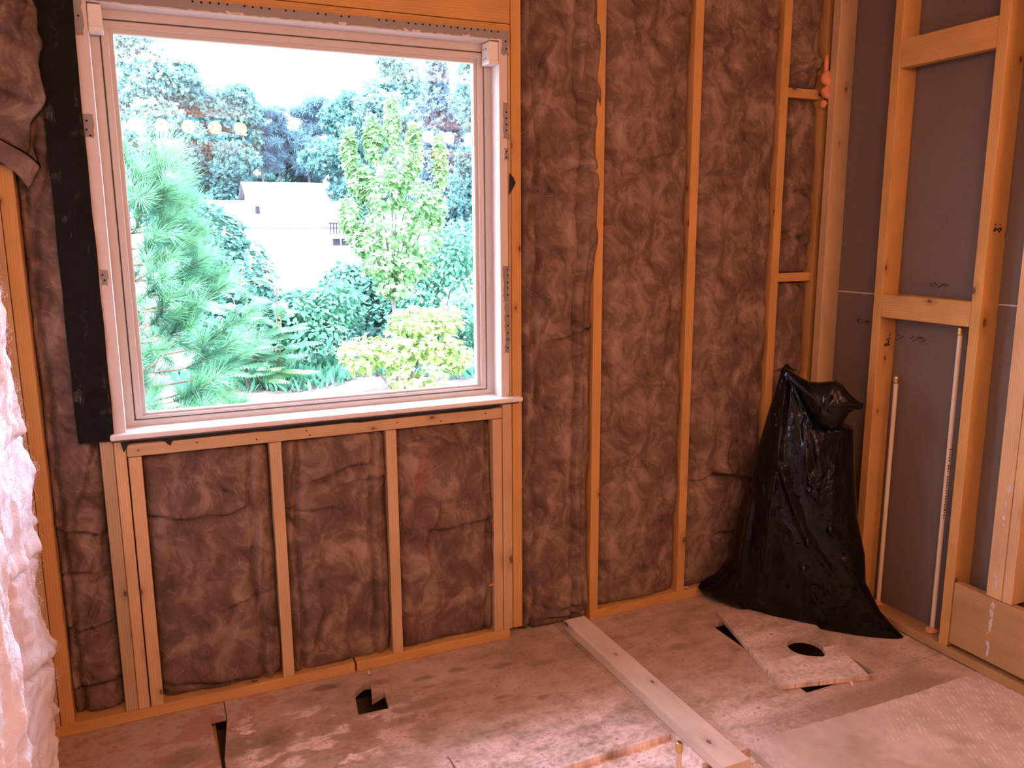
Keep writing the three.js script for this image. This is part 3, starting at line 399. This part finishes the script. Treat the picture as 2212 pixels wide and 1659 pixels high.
  const NR = 26, NA = 140, p2a = [], i2 = [], per = poly.length; const pa = (a) => { const t = a / NA * per, k = Math.floor(t) % per, f = t - Math.floor(t), x = poly[k], y = poly[(k + 1) % per]; return [lerp(x[0], y[0], f), lerp(x[1], y[1], f)]; };
  for (const side of [1, -1]) for (let k = 0; k <= NR; k++) for (let a = 0; a < NA; a++) { const q = pa(a), rr = k / NR, s = lerp(C[0], q[0], rr), y = lerp(C[1], q[1], rr), th = side * (0.055 * Math.sqrt(Math.max(0, 1 - rr * rr)) + 0.012 * (1 - rr) * (0.5 - Math.abs(fbm3(s * 20, y * 9, 3 + side, 3)) * 2)) + 0.075; p2a.push(A.x + U.x * s + N.x * th, y, A.z + U.z * s + N.z * th); }
  const SZ = (NR + 1) * NA; for (let sd = 0; sd < 2; sd++) for (let k = 0; k < NR; k++) for (let a = 0; a < NA; a++) { const o = sd * SZ + k * NA, b = (a + 1) % NA, t = [o + a, o + NA + a, o + b, o + b, o + NA + a, o + NA + b]; i2.push(...(sd ? t.reverse() : t)); }
  const g2 = new THREE.BufferGeometry(); g2.setAttribute('position', new THREE.Float32BufferAttribute(p2a, 3)); g2.setIndex(i2); const g2m = mergeVertices(g2, 1e-5); g2m.computeVertexNormals();
  const bag = group('garbage_bag'); tag(bag, 'large shiny black plastic garbage bag slumped in the corner', 'bag'); mesh('bag_body', g1, M.bag, bag); mesh('folded_mouth', g2m, M.bag, bag);
}

// ---------- vanity lights behind the viewer ----------
function vanity(x0, n, label) {
  const t = group('vanity_light', [x0, 2.22, 3.12]); tag(t, label, 'lamp'); const w = (n - 1) * 0.16 + 0.14;
  span('lamp_bar', -0.07, w - 0.07, -0.055, 0.055, -0.03, -0.0005, M.nail, t, 0.008);
  for (let i = 0; i < n; i++) {
    mesh('bulb_socket', new THREE.CylinderGeometry(0.022, 0.026, 0.03, 20).rotateX(Math.PI / 2).translate(i * 0.16, 0, -0.044), M.brass, t);
    mesh('globe_bulb', new THREE.SphereGeometry(0.042, 24, 16).translate(i * 0.16, 0, -0.10), std({ color: lin(0.9, 0.8, 0.7), emissive: BULB, emissiveIntensity: BULB_GLOW, roughness: 0.3 }), t);
    const l = new THREE.PointLight(BULB, BULB_CD, 0, 2); l.position.set(i * 0.16, 0, -0.10); l.castShadow = true; t.add(l);
  }
}
vanity(0.04, 5, 'five-globe vanity light reflected in the left half of the window'); vanity(1.98, 4, 'four-globe vanity light reflected at the right edge of the window');

// ---------- small debris ----------
{
  const r = rng(44), crumb = (x, y, z, s, label, m = M.seam) => { const o = mesh('crumb', new THREE.IcosahedronGeometry(s, 0), m); o.position.set(x, y, z); o.rotation.set(r() * 3, r() * 3, r() * 3); o.scale.set(1.6, 0.5, 1); tag(o, label, 'debris'); };
  crumb(2.03, 0.042, -0.02, 0.009, 'small pale chip on the bottom plate left of the bag'); crumb(2.13, 0.006, 0.80, 0.007, 'tiny pale chip on the floor by the tilted plywood panel');
  crumb(0.63, 0.006, 0.03, 0.007, 'tiny pale chip on the floor by the bottom plate'); crumb(1.115, 0.24, 0.012, 0.008, 'small orange fleck stuck on the red-stained batt', M.foam);
}

// ---------- outdoors ----------
const ground = (() => {
  const g = new THREE.PlaneGeometry(160, 110, 160, 110); g.rotateX(-Math.PI / 2); g.translate(6, 0, -55.2); const p = g.attributes.position, uv = g.attributes.uv;
  for (let i = 0; i < p.count; i++) { const x = p.getX(i), z = p.getZ(i); p.setY(i, lerp(-0.5, -0.30, ss(-2, -8, z)) - 0.8 * ss(-10, -30, z) + 0.05 * fbm3(x * 0.7, 0, z * 0.7, 3)); uv.setXY(i, x / 2, z / 2); } g.computeVertexNormals();
  const m = mesh('ground', g, std({ map: TEX.soil, roughness: 1 })); m.userData = { kind: 'structure' }; return m;
})();
const gy = (x, z) => lerp(-0.5, -0.30, ss(-2, -8, z)) - 0.8 * ss(-10, -30, z) + 0.05 * fbm3(x * 0.7, 0, z * 0.7, 3);
const leafMat = (r, g, b, t = 0.4) => new THREE.MeshPhysicalMaterial({ color: lin(r, g, b), roughness: 1, specularIntensity: 0.25, transmission: t, thickness: 0, side: THREE.DoubleSide });
const bark = std({ color: lin(0.20, 0.16, 0.15), roughness: 1 }), twig = std({ color: lin(0.16, 0.105, 0.065), roughness: 1 });
const mtx = (p, dir, up, s) => { const z = dir.clone().normalize(), x = new THREE.Vector3().crossVectors(up, z).normalize(), y = new THREE.Vector3().crossVectors(z, x); return new THREE.Matrix4().makeBasis(x.multiplyScalar(s), y.multiplyScalar(s), z.multiplyScalar(s)).setPosition(p); };
const rv = (r) => { const z = 2 * r() - 1, a = 6.283 * r(), q = Math.sqrt(1 - z * z); return V(q * Math.cos(a), z, q * Math.sin(a)); };
function flatLeaf(pts, fold = 0.2) {   // outline in x (half width), y (along); one side, mirrored; folded on the midrib
  const pos = [], idx = []; const n = pts.length; for (let i = 0; i < n; i++) { const [x, y] = pts[i], z = -0.25 * y * y; pos.push(0, z, y, x, z + fold * x, y, -x, z + fold * x, y); }
  for (let i = 0; i + 1 < n; i++) { const a = 3 * i, b = a + 3; idx.push(a, a + 1, b + 1, a, b + 1, b, a, b, b + 2, a, b + 2, a + 2); }
  const g = new THREE.BufferGeometry(); g.setAttribute('position', new THREE.Float32BufferAttribute(pos, 3)); g.setIndex(idx); g.computeVertexNormals(); return g;
}
const ovate = flatLeaf([[0.0, 0], [0.26, 0.2], [0.34, 0.45], [0.2, 0.78], [0, 1]]), heart = flatLeaf([[0.2, -0.12], [0.48, 0.12], [0.44, 0.5], [0, 1]]), lance = flatLeaf([[0, 0], [0.13, 0.3], [0.11, 0.65], [0, 1]]);
const mapleLeaf = (() => { const h = [[0, 0], [0.2, -0.05], [0.42, 0.02], [0.3, 0.14], [0.55, 0.34], [0.5, 0.42], [0.56, 0.52], [0.3, 0.5], [0.2, 0.55], [0.22, 0.75], [0.12, 0.74], [0, 1]]; const s = new THREE.Shape([...h, ...h.slice(1, -1).reverse().map(([x, y]) => [-x, y])].map(([x, y]) => new THREE.Vector2(x, y))); const g = new THREE.ShapeGeometry(s); g.rotateX(Math.PI / 2); const p = g.attributes.position; for (let i = 0; i < p.count; i++) p.setY(i, 0.25 * Math.abs(p.getX(i)) - 0.2 * p.getZ(i) ** 2); g.computeVertexNormals(); return g; })();
const clump = (() => { const r = rng(77), o = []; for (let i = 0; i < 14; i++) { const g = ovate.clone(); g.applyMatrix4(mtx(rv(r).multiplyScalar(0.5 * r() ** 0.5), rv(r).add(V(0, -0.2, 0)), rv(r), 0.42 + 0.2 * r())); o.push(g); } return mergeGeometries(o); })();
const pineClump = (() => { const r = rng(78), o = []; for (let i = 0; i < 22; i++) { const g = lance.clone(); g.scale(0.35, 1, 1); g.applyMatrix4(mtx(V(0, 0, 0).add(rv(r).multiplyScalar(0.15)), rv(r).add(V(0, 0.4, 0)), rv(r), 0.6 + 0.2 * r())); o.push(g); } return mergeGeometries(o); })();
const tints = (r, n, v = 0.25) => Array.from({ length: n }, () => { const k = 1 + v * (r() - 0.5) * 2; return new THREE.Color(k * (1 + 0.15 * (r() - 0.5)), k, k * (1 + 0.15 * (r() - 0.5))); });

function forestTree(x, z, yb, yt, hw, label, col, seed, o = {}) {
  const r = rng(seed), base = gy(x, z), t = group('tree', [x, base, z]); tag(t, label, 'tree', 'trees of the wood behind the house'); const H = yt - base, cb = yb - base, ch = yt - yb, tr = o.tr ?? 0.16;
  mesh('trunk', tube([V(0, -0.1, 0), V(0.1, H * 0.4, 0), V(-0.05, H * 0.7, 0.1), V(0, H * 0.93, 0)], tr, 0.03, 10, 7), bark, t);
  const lobes = []; for (let i = 0; i < (o.lobes ?? 9); i++) { const f = (i + 0.5) / (o.lobes ?? 9), wv = o.pine ? 1 : Math.sin(Math.PI * (0.18 + 0.72 * f)) ** 0.7, a = r() * 6.283, d = hw * 0.55 * wv * Math.sqrt(r()); lobes.push([Math.cos(a) * d, cb + ch * f, Math.sin(a) * d * 0.8, hw * (0.42 + 0.25 * r()) * wv, ch * (o.pine ? 0.05 : 0.11 + 0.05 * r())]); }
  const br = lobes.map((l) => tube([V(0, Math.max(0.5, l[1] - ch * 0.12), 0), V(l[0] * 0.5, l[1] - ch * 0.04, l[2] * 0.5), V(l[0], l[1], l[2])], 0.05, 0.015, 5, 5)); mesh('branches', mergeGeometries(br), bark, t);
  const ms = [], n = o.n ?? 1500; for (let i = 0; i < n; i++) { const l = lobes[(r() * lobes.length) | 0], d = rv(r), q = 0.55 + 0.5 * r(); ms.push(mtx(V(l[0] + d.x * l[3] * q, l[1] + d.y * l[4] * q, l[2] + d.z * l[3] * q), rv(r).add(V(0, -0.3, 0)), rv(r), (o.s ?? 0.36) * (0.6 + 0.7 * r()))); }
  stuff('foliage', o.pine ? pineClump : clump, col, ms, t, tints(r, n));
}
const cTeal = leafMat(0.135, 0.31, 0.29), cBlue = leafMat(0.15, 0.27, 0.32), cPale = leafMat(0.21, 0.40, 0.37), cDark = leafMat(0.08, 0.21, 0.205);  // distant haze put into these pale bluish leaf colours
forestTree(0.4, -48, 3.0, 12.2, 3.1, 'tall pale green tree at the upper left of the window view', cPale, 101, { n: 2600, s: 0.46 });
forestTree(3.1, -49, 3.0, 10.6, 2.9, 'broad leafy tree second from the left in the wood', cTeal, 102, { n: 2600, s: 0.46 });
forestTree(5.6, -50, 3.2, 9.5, 2.3, 'bushy tree left of the slim pines in the wood', cTeal, 103, { n: 2200, s: 0.46 });
forestTree(2.3, -47.5, 1.4, 5.9, 3.3, 'low dark tree standing behind the left end of the house roof', cDark, 110, { n: 2200, s: 0.42 });
forestTree(5.2, -47, 1.4, 6.0, 1.6, 'low dark tree beside the raised part of the house roof', cDark, 111, { n: 1500, s: 0.42 });
forestTree(7.3, -51, 5.2, 9.3, 1.1, 'slim bare-trunked pine, leftmost of the pines above the roof', cBlue, 104, { n: 420, pine: true, tr: 0.12, s: 0.5 });
forestTree(8.5, -52, 5.4, 9.2, 1.2, 'slim pine in the middle of the pines above the roof', cBlue, 112, { n: 420, pine: true, tr: 0.12, s: 0.5 });
forestTree(10.3, -52, 5.2, 9.7, 1.7, 'fuller pine, rightmost of the pines above the roof', cBlue, 105, { n: 900, pine: true, tr: 0.14, s: 0.6 });
forestTree(9.2, -56, 2.0, 7.0, 4.2, 'dark thicket of trees deep behind the pines', cDark, 113, { n: 1800, s: 0.5 });
forestTree(12.0, -49, 2.4, 9.4, 2.4, 'leafy tree directly behind the left side of the young maple', cTeal, 106, { n: 2000, s: 0.44 });
forestTree(14.6, -48, 3.4, 11.8, 3.2, 'tallest pale tree above the young maple', cPale, 107, { n: 2600, s: 0.44 });
forestTree(15.4, -42, 2.2, 10.2, 2.4, 'tall bluish tree right of the young maple top', cBlue, 108, { n: 2200 });
forestTree(16.4, -38, 1.2, 10.6, 1.9, 'tree cut off by the right window frame', cTeal, 109, { n: 1900 });
forestTree(12.4, -30, 0.4, 4.6, 1.3, 'dark rounded tree beside the small pavilion', cDark, 114, { n: 1300, s: 0.28 });

// house and pavilion
{
  const wall_ = std({ color: lin(0.80, 0.80, 0.80), roughness: 0.8 }), roof_ = std({ color: lin(0.14, 0.15, 0.155), roughness: 1 }), dk = std({ color: lin(0.012, 0.014, 0.02), roughness: 0.9 });
  const h = group('house', [6, -1.2, -42]); tag(h, 'white low house with pale roof behind the hedge', 'house');
  const gable = (w, hh, rise, dep) => { const s = new THREE.Shape([new THREE.Vector2(-dep / 2, 0), new THREE.Vector2(dep / 2, 0), new THREE.Vector2(dep / 2, hh), new THREE.Vector2(0, hh + rise), new THREE.Vector2(-dep / 2, hh)]); const g = new THREE.ExtrudeGeometry(s, { depth: w, bevelEnabled: false }); g.rotateY(Math.PI / 2); g.translate(-w / 2, 0, 0); return g; };
  const slab = (w, rise, dep, hh, t = 0.06, ov = 0.08) => { const a = Math.atan2(rise, dep / 2), L = Math.hypot(rise, dep / 2) + ov, gs = []; for (const s of [1, -1]) { const g = new THREE.BoxGeometry(w + 0.6, t, L); g.translate(0, t / 2, s * L / 2); g.rotateX(s * a); g.translate(0, hh + rise, 0); gs.push(g); } return mergeGeometries(gs); };
  mesh('wall', gable(8.6, 2.9, 1.35, 6), wall_, h).position.set(0, 0, 0); mesh('roof', slab(8.6, 1.35, 6, 2.9), roof_, h);
  const w2 = mesh('wing_wall', gable(3.7, 4.2, 1.1, 4), wall_, h); w2.position.set(1.4, 0, -2.2); const r2 = mesh('wing_roof', slab(3.7, 1.1, 4, 4.2), roof_, h); r2.position.set(1.4, 0, -2.2);
  const vent = mesh('roof_vent', new THREE.CylinderGeometry(0.1, 0.12, 0.5, 10), dk, h); vent.position.set(-0.45, 3.72, 1.5);
  for (const [x, y, w, hh] of [[3.5, 2.2, 1.3, 0.45], [4.3, 1.9, 0.6, 0.3]]) { const f = mesh('window', new THREE.BoxGeometry(w, hh, 0.06), wall_, h); f.position.set(x, y, 3.02); for (let k = 0; k < 3; k++) { const p = mesh('pane', new THREE.BoxGeometry(w / 3 - 0.06, hh - 0.1, 0.03), dk, f); p.position.set((k - 1) * w / 3, 0, 0.03); } }
  for (let k = 0; k < 12; k++) { const q = mesh('railing_bar', new THREE.BoxGeometry(0.05, 0.5, 0.05), dk, h); q.position.set(2.75 + k * 0.15, 2.85 - 0.0, 3.3); } { const q = mesh('railing_top', new THREE.BoxGeometry(1.8, 0.07, 0.07), dk, h); q.position.set(3.57, 3.12, 3.3); }
  const pv = group('pavilion', [16.3, -1.2, -40]); tag(pv, 'small open pavilion with pale hip roof at the right edge of the view', 'pavilion');
  const rf = mesh('roof', new THREE.ConeGeometry(1.5, 0.55, 4).rotateY(Math.PI / 4), roof_, pv); rf.position.y = 3.72; const be = mesh('beam', new THREE.BoxGeometry(2.0, 0.16, 2.0), std({ color: lin(0.4, 0.28, 0.22), roughness: 0.9 }), pv); be.position.y = 3.37;
  for (const [x, z] of [[-0.9, 0.9], [0.9, 0.9], [-0.9, -0.9], [0.9, -0.9]]) { const p = mesh('post', new THREE.BoxGeometry(0.14, 3.3, 0.14), std({ color: lin(0.5, 0.4, 0.35), roughness: 0.9 }), pv); p.position.set(x, 1.65, z); }
}

// near plants
function leafy(name, cat, label, x, z, lobes, leaf, mat, size, n, seed, o = {}) {   // lobes: [x, y, z, rx, ry] in the plant's own frame
  const r = rng(seed), b = gy(x, z), t = group(name, [x, b, z]); tag(t, label, cat);
  const th = o.trunk ?? 0; if (th) mesh('trunk', tube([V(0, -0.1, 0), V(0.02, th * 0.5, 0), V(0, th + 0.15, 0)], 0.032, 0.022, 6, 7), bark, t);
  const stems = lobes.map((l) => { const y0 = th ? Math.min(th, l[1] * 0.8) : -0.05; return tube([V(th ? 0 : 0.05 * (r() - 0.5), y0, 0), V(l[0] * 0.5, lerp(y0, l[1], 0.55), l[2] * 0.5), V(l[0], l[1], l[2])], o.stem ?? 0.018, 0.005, 7, 5); }); for (const s of stems) mesh(o.stemName ?? 'stem', s, o.bark ?? bark, t);
  const place = () => { const l = lobes[(r() * lobes.length) | 0], d = rv(r), q = (o.shell ?? 0.75) + 0.35 * r(), p = V(l[0] + d.x * l[3] * q, Math.max(0.03, l[1] + d.y * l[4] * q), l[2] + d.z * l[3] * q); return mtx(p, V(d.x, d.y * 0.4 - 0.5, d.z).add(rv(r).multiplyScalar(0.6)), V(0, 1, 0).add(d.clone().multiplyScalar(0.9)).add(rv(r).multiplyScalar(0.4)), size * (0.6 + 0.6 * r())); };
  const ni = o.single ?? 0; for (let i = 0; i < ni; i++) { const m = mesh('leaf', leaf, mat, t); m.applyMatrix4(place()); }
  const ms = Array.from({ length: n }, place); stuff('foliage', leaf, mat, ms, t, tints(r, n, 0.3)); return t;
}
const cVine = leafMat(0.075, 0.215, 0.165), cMaple = leafMat(0.20, 0.40, 0.16, 0.5), cYel = leafMat(0.36, 0.50, 0.17, 0.5), cHedge = leafMat(0.095, 0.29, 0.18), cSum = leafMat(0.13, 0.33, 0.18);
leafy('vine_mound', 'shrub', 'tall mound of vine-covered shrub behind the pine', 0.86, -8.7, [[0, 1.75, 0, 0.42, 0.42], [-0.3, 1.95, 0.1, 0.35, 0.35], [0.3, 1.3, 0.1, 0.42, 0.45], [-0.2, 1.1, 0.2, 0.45, 0.5], [0.1, 0.6, 0.25, 0.55, 0.5], [0.5, 0.75, 0.1, 0.4, 0.4]], heart, cVine, 0.08, 5600, 201, { single: 120 });
leafy('bush', 'shrub', 'round low bush left of the maple trunk', 2.15, -8.7, [[0, 0.7, 0, 0.45, 0.4], [0.3, 0.85, 0, 0.35, 0.35], [-0.35, 0.7, 0.1, 0.4, 0.4], [0.0, 0.35, 0.3, 0.5, 0.35]], ovate, cHedge, 0.085, 3200, 202, { single: 60 });
leafy('bush', 'shrub', 'big green bush right of the maple trunk', 4.15, -9.4, [[0, 1.4, 0, 0.5, 0.45], [0.4, 1.6, 0, 0.5, 0.4], [-0.5, 1.0, 0.1, 0.5, 0.45], [0.2, 0.75, 0.3, 0.65, 0.45], [-0.4, 0.45, 0.3, 0.5, 0.4], [0.55, 0.4, 0.3, 0.5, 0.4]], ovate, cHedge, 0.09, 5600, 203, { single: 60 });
leafy('bush', 'shrub', 'bush directly behind the maple trunk', 3.1, -9.6, [[0, 0.9, 0, 0.5, 0.45], [-0.3, 1.0, 0, 0.4, 0.35], [0.2, 0.5, 0.2, 0.6, 0.4]], heart, cVine, 0.09, 2800, 204);
leafy('bush', 'shrub', 'small bush between the vine mound and the low bush', 1.62, -9.0, [[0, 0.55, 0, 0.4, 0.35], [0.25, 0.7, -0.1, 0.35, 0.3], [-0.2, 0.35, 0.2, 0.4, 0.3]], ovate, cHedge, 0.09, 1500, 205);
leafy('young_maple', 'tree', 'bright yellow-green young maple in the right half of the window', 2.82, -7.2, [[0.06, 3.15, 0, 0.07, 0.34], [-0.18, 2.92, 0, 0.09, 0.30], [-0.47, 2.78, 0, 0.07, 0.30], [-0.36, 2.45, 0, 0.14, 0.22], [0.30, 2.82, 0.1, 0.08, 0.36], [0.1, 2.6, 0.1, 0.20, 0.34], [0.66, 2.68, 0, 0.06, 0.40], [-0.12, 2.3, 0.1, 0.24, 0.26], [0.3, 2.25, 0.1, 0.24, 0.28], [-0.5, 2.05, 0, 0.14, 0.22], [0.56, 2.12, 0, 0.16, 0.26], [0.0, 1.95, 0.1, 0.34, 0.28], [-0.34, 1.75, 0.1, 0.2, 0.2], [0.34, 1.8, 0.1, 0.28, 0.26], [-0.18, 1.5, 0.1, 0.26, 0.2], [0.2, 1.45, 0.1, 0.3, 0.2], [0.0, 1.2, 0.1, 0.24, 0.14]], mapleLeaf, cMaple, 0.085, 3700, 206, { single: 180, stem: 0.014, stemName: 'branch', shell: 0.6, trunk: 1.1 });
leafy('maple_sprout', 'shrub', 'low yellowish maple sprouts in front of the young maple', 2.62, -6.4, [[0, 0.55, 0, 0.3, 0.26], [0.45, 0.6, 0, 0.3, 0.26], [-0.4, 0.5, 0, 0.26, 0.22], [0.2, 0.25, 0.1, 0.4, 0.22], [0.7, 0.42, 0, 0.22, 0.2], [0.25, 0.85, -0.1, 0.3, 0.18], [0.62, 0.85, -0.1, 0.26, 0.16]], mapleLeaf, cYel, 0.09, 1500, 207, { single: 90, shell: 0.6 });
{ // weed tree with long feathery fronds
  const r = rng(31), x = 1.3, z = -7.4, t = group('sumac', [x, gy(x, z), z]); tag(t, 'feathery sumac shrub with drooping fronds left of centre in the window', 'shrub');
  const fr = (() => { const o = []; for (let i = 0; i < 11; i++) for (const s of [1, -1]) { const g = lance.clone(), y = 0.08 + i * 0.085; g.scale(2.1, 1, 1); g.applyMatrix4(mtx(V(0, -0.35 * y * y, y), V(s, -0.5, 0.5), V(0, 1, 0), 0.26 * Math.sin(0.5 + i * 0.22))); o.push(g); } o.push(tube([V(0, 0, 0), V(0, -0.09, 0.5), V(0, -0.35, 1)], 0.006, 0.003, 6, 4).deleteAttribute('uv')); return mergeGeometries(o); })();
  for (let k = 0; k < 7; k++) { const px = (r() - 0.5) * 0.9, h = 0.6 + 0.8 * r(); mesh('stem', tube([V(px * 0.6, -0.05, 0), V(px * 0.8, h * 0.5, 0.05), V(px, h, 0.1)], 0.014, 0.007, 8, 5), twig, t); for (let i = 0; i < 13; i++) { const a = i * 2.4 + r(), d = V(Math.cos(a), 0.35 + 0.5 * r(), Math.sin(a)), m = mesh('frond', fr, i % 7 ? cSum : cMaple, t); m.applyMatrix4(mtx(V(px * lerp(0.75, 1, i / 12), h * lerp(0.15, 1, i / 12), 0.08), d, V(0, 1, 0), 0.34 + 0.16 * r())); } }
}
{ // young pine close to the window
  const r = rng(61), x = -0.05, z = -2.45, b = gy(x, z), t = group('young_pine', [x, b, z]); tag(t, 'young long-needled pine close outside the window on the left', 'tree');
  mesh('trunk', tube([V(0, -0.1, 0), V(0.03, 0.9, 0), V(0.0, 1.7, 0.02), V(0.02, 2.45, 0)], 0.035, 0.012, 10, 7), bark, t);
  const needle = new THREE.BufferGeometry(); needle.setAttribute('position', new THREE.Float32BufferAttribute([-0.0021, 0, 0, 0.0021, 0, 0, 0, 0, 1, 0, -0.0021, 0, 0, 0.0021, 0, 0, 0, 1], 3)); needle.computeVertexNormals();
  const tuft = (() => { const o = []; for (let i = 0; i < 30; i++) { const g = needle.clone(), a = i * 2.4, sp = 0.35 + 0.75 * r(); g.scale(0.9, 0.9, 0.105 + 0.045 * r()); g.applyMatrix4(mtx(V(0, 0, 0.05 * r()), V(Math.cos(a) * sp, Math.sin(a) * sp, 1), V(0.3, 1, 0.2), 1)); o.push(g); } return mergeGeometries(o); })();
  const tip = [], inner = []; let brs = 0;
  for (let y = 0.55; y < 2.42; y += 0.088) {
    const len = lerp(0.56, 0.26, ss(0.9, 2.5, y)) * (0.75 + 0.5 * r()), nb = 4;
    for (let k = 0; k < nb; k++) {
      const a = k * 1.571 + y * 9 + r() * 0.7; if (Math.cos(a) < -0.55) continue; const D = V(Math.cos(a), 0, Math.sin(a) * 0.8), up = 0.12 + 0.25 * r(), c = new THREE.CatmullRomCurve3([V(0.01, y, 0), D.clone().multiplyScalar(len * 0.5).add(V(0, y + len * up * 0.25, 0)), D.clone().multiplyScalar(len).add(V(0, y + len * up + 0.05, 0))]);
      const br = mesh('branch', tube(c.points, 0.007, 0.0035, 8, 5), twig, t); brs++;
      for (let f = 0.45; f <= 1.001; f += 0.078) { const p = c.getPoint(f), q = c.getTangent(f); (f > 0.8 ? tip : inner).push(mtx(p, q.add(rv(r).multiplyScalar(0.25)), rv(r), 0.9 + 0.35 * r())); }
      for (let s = 0; s < 2; s++) { const f = 0.45 + 0.25 * r(), p = c.getPoint(f), q = c.getTangent(f).add(rv(r).multiplyScalar(0.8)).normalize(), l = 0.12 + 0.1 * r(); for (let g = 0.3; g <= 1; g += 0.35) (g > 0.6 ? tip : inner).push(mtx(p.clone().add(q.clone().multiplyScalar(l * g)), q, rv(r), 0.8 + 0.3 * r())); }
    }
  }
  stuff('needles', tuft, leafMat(0.075, 0.25, 0.15, 0.3), inner, t, tints(r, inner.length, 0.25)); stuff('needle_tips', tuft, leafMat(0.20, 0.46, 0.26, 0.3), tip, t, tints(r, tip.length, 0.25));
}
{ // weeds along the foot of the hedge and straw on the bare soil
  const r = rng(41), ms = [], st = []; for (let i = 0; i < 3400; i++) { const x = lerp(0.3, 4.6, r()), z = -7.2 - 1.2 * r() ** 0.7 - 0.25 * Math.sin(x * 3), y = gy(x, z); ms.push(mtx(V(x, y, z), V(0, 1, 0).add(rv(r).multiplyScalar(0.7)), rv(r), 0.08 + 0.14 * r())); }
  tag(stuff('weeds', lance, cHedge, ms, scene, tints(r, ms.length, 0.35)), 'low green weeds along the foot of the hedge', 'weeds'); scene.children.at(-1).userData.kind = 'stuff';
  const sg = new THREE.BoxGeometry(0.004, 0.002, 1); for (let i = 0; i < 2600; i++) { const x = lerp(-0.5, 4.8, r()), z = lerp(-4.2, -8.0, r()), y = gy(x, z) + 0.006; st.push(mtx(V(x, y, z), V(r() - 0.5, 0.12 * (r() - 0.4), r() - 0.5), V(0, 1, 0), 0.06 + 0.16 * r() ** 2)); }
  tag(stuff('straw', sg, std({ color: lin(0.45, 0.30, 0.26), roughness: 1 }), st, scene, tints(r, st.length, 0.5)), 'scattered dry straw and twigs on the bare soil outside', 'straw'); scene.children.at(-1).userData.kind = 'stuff';
}
scene.environment = null;
renderer.render(scene, camera);
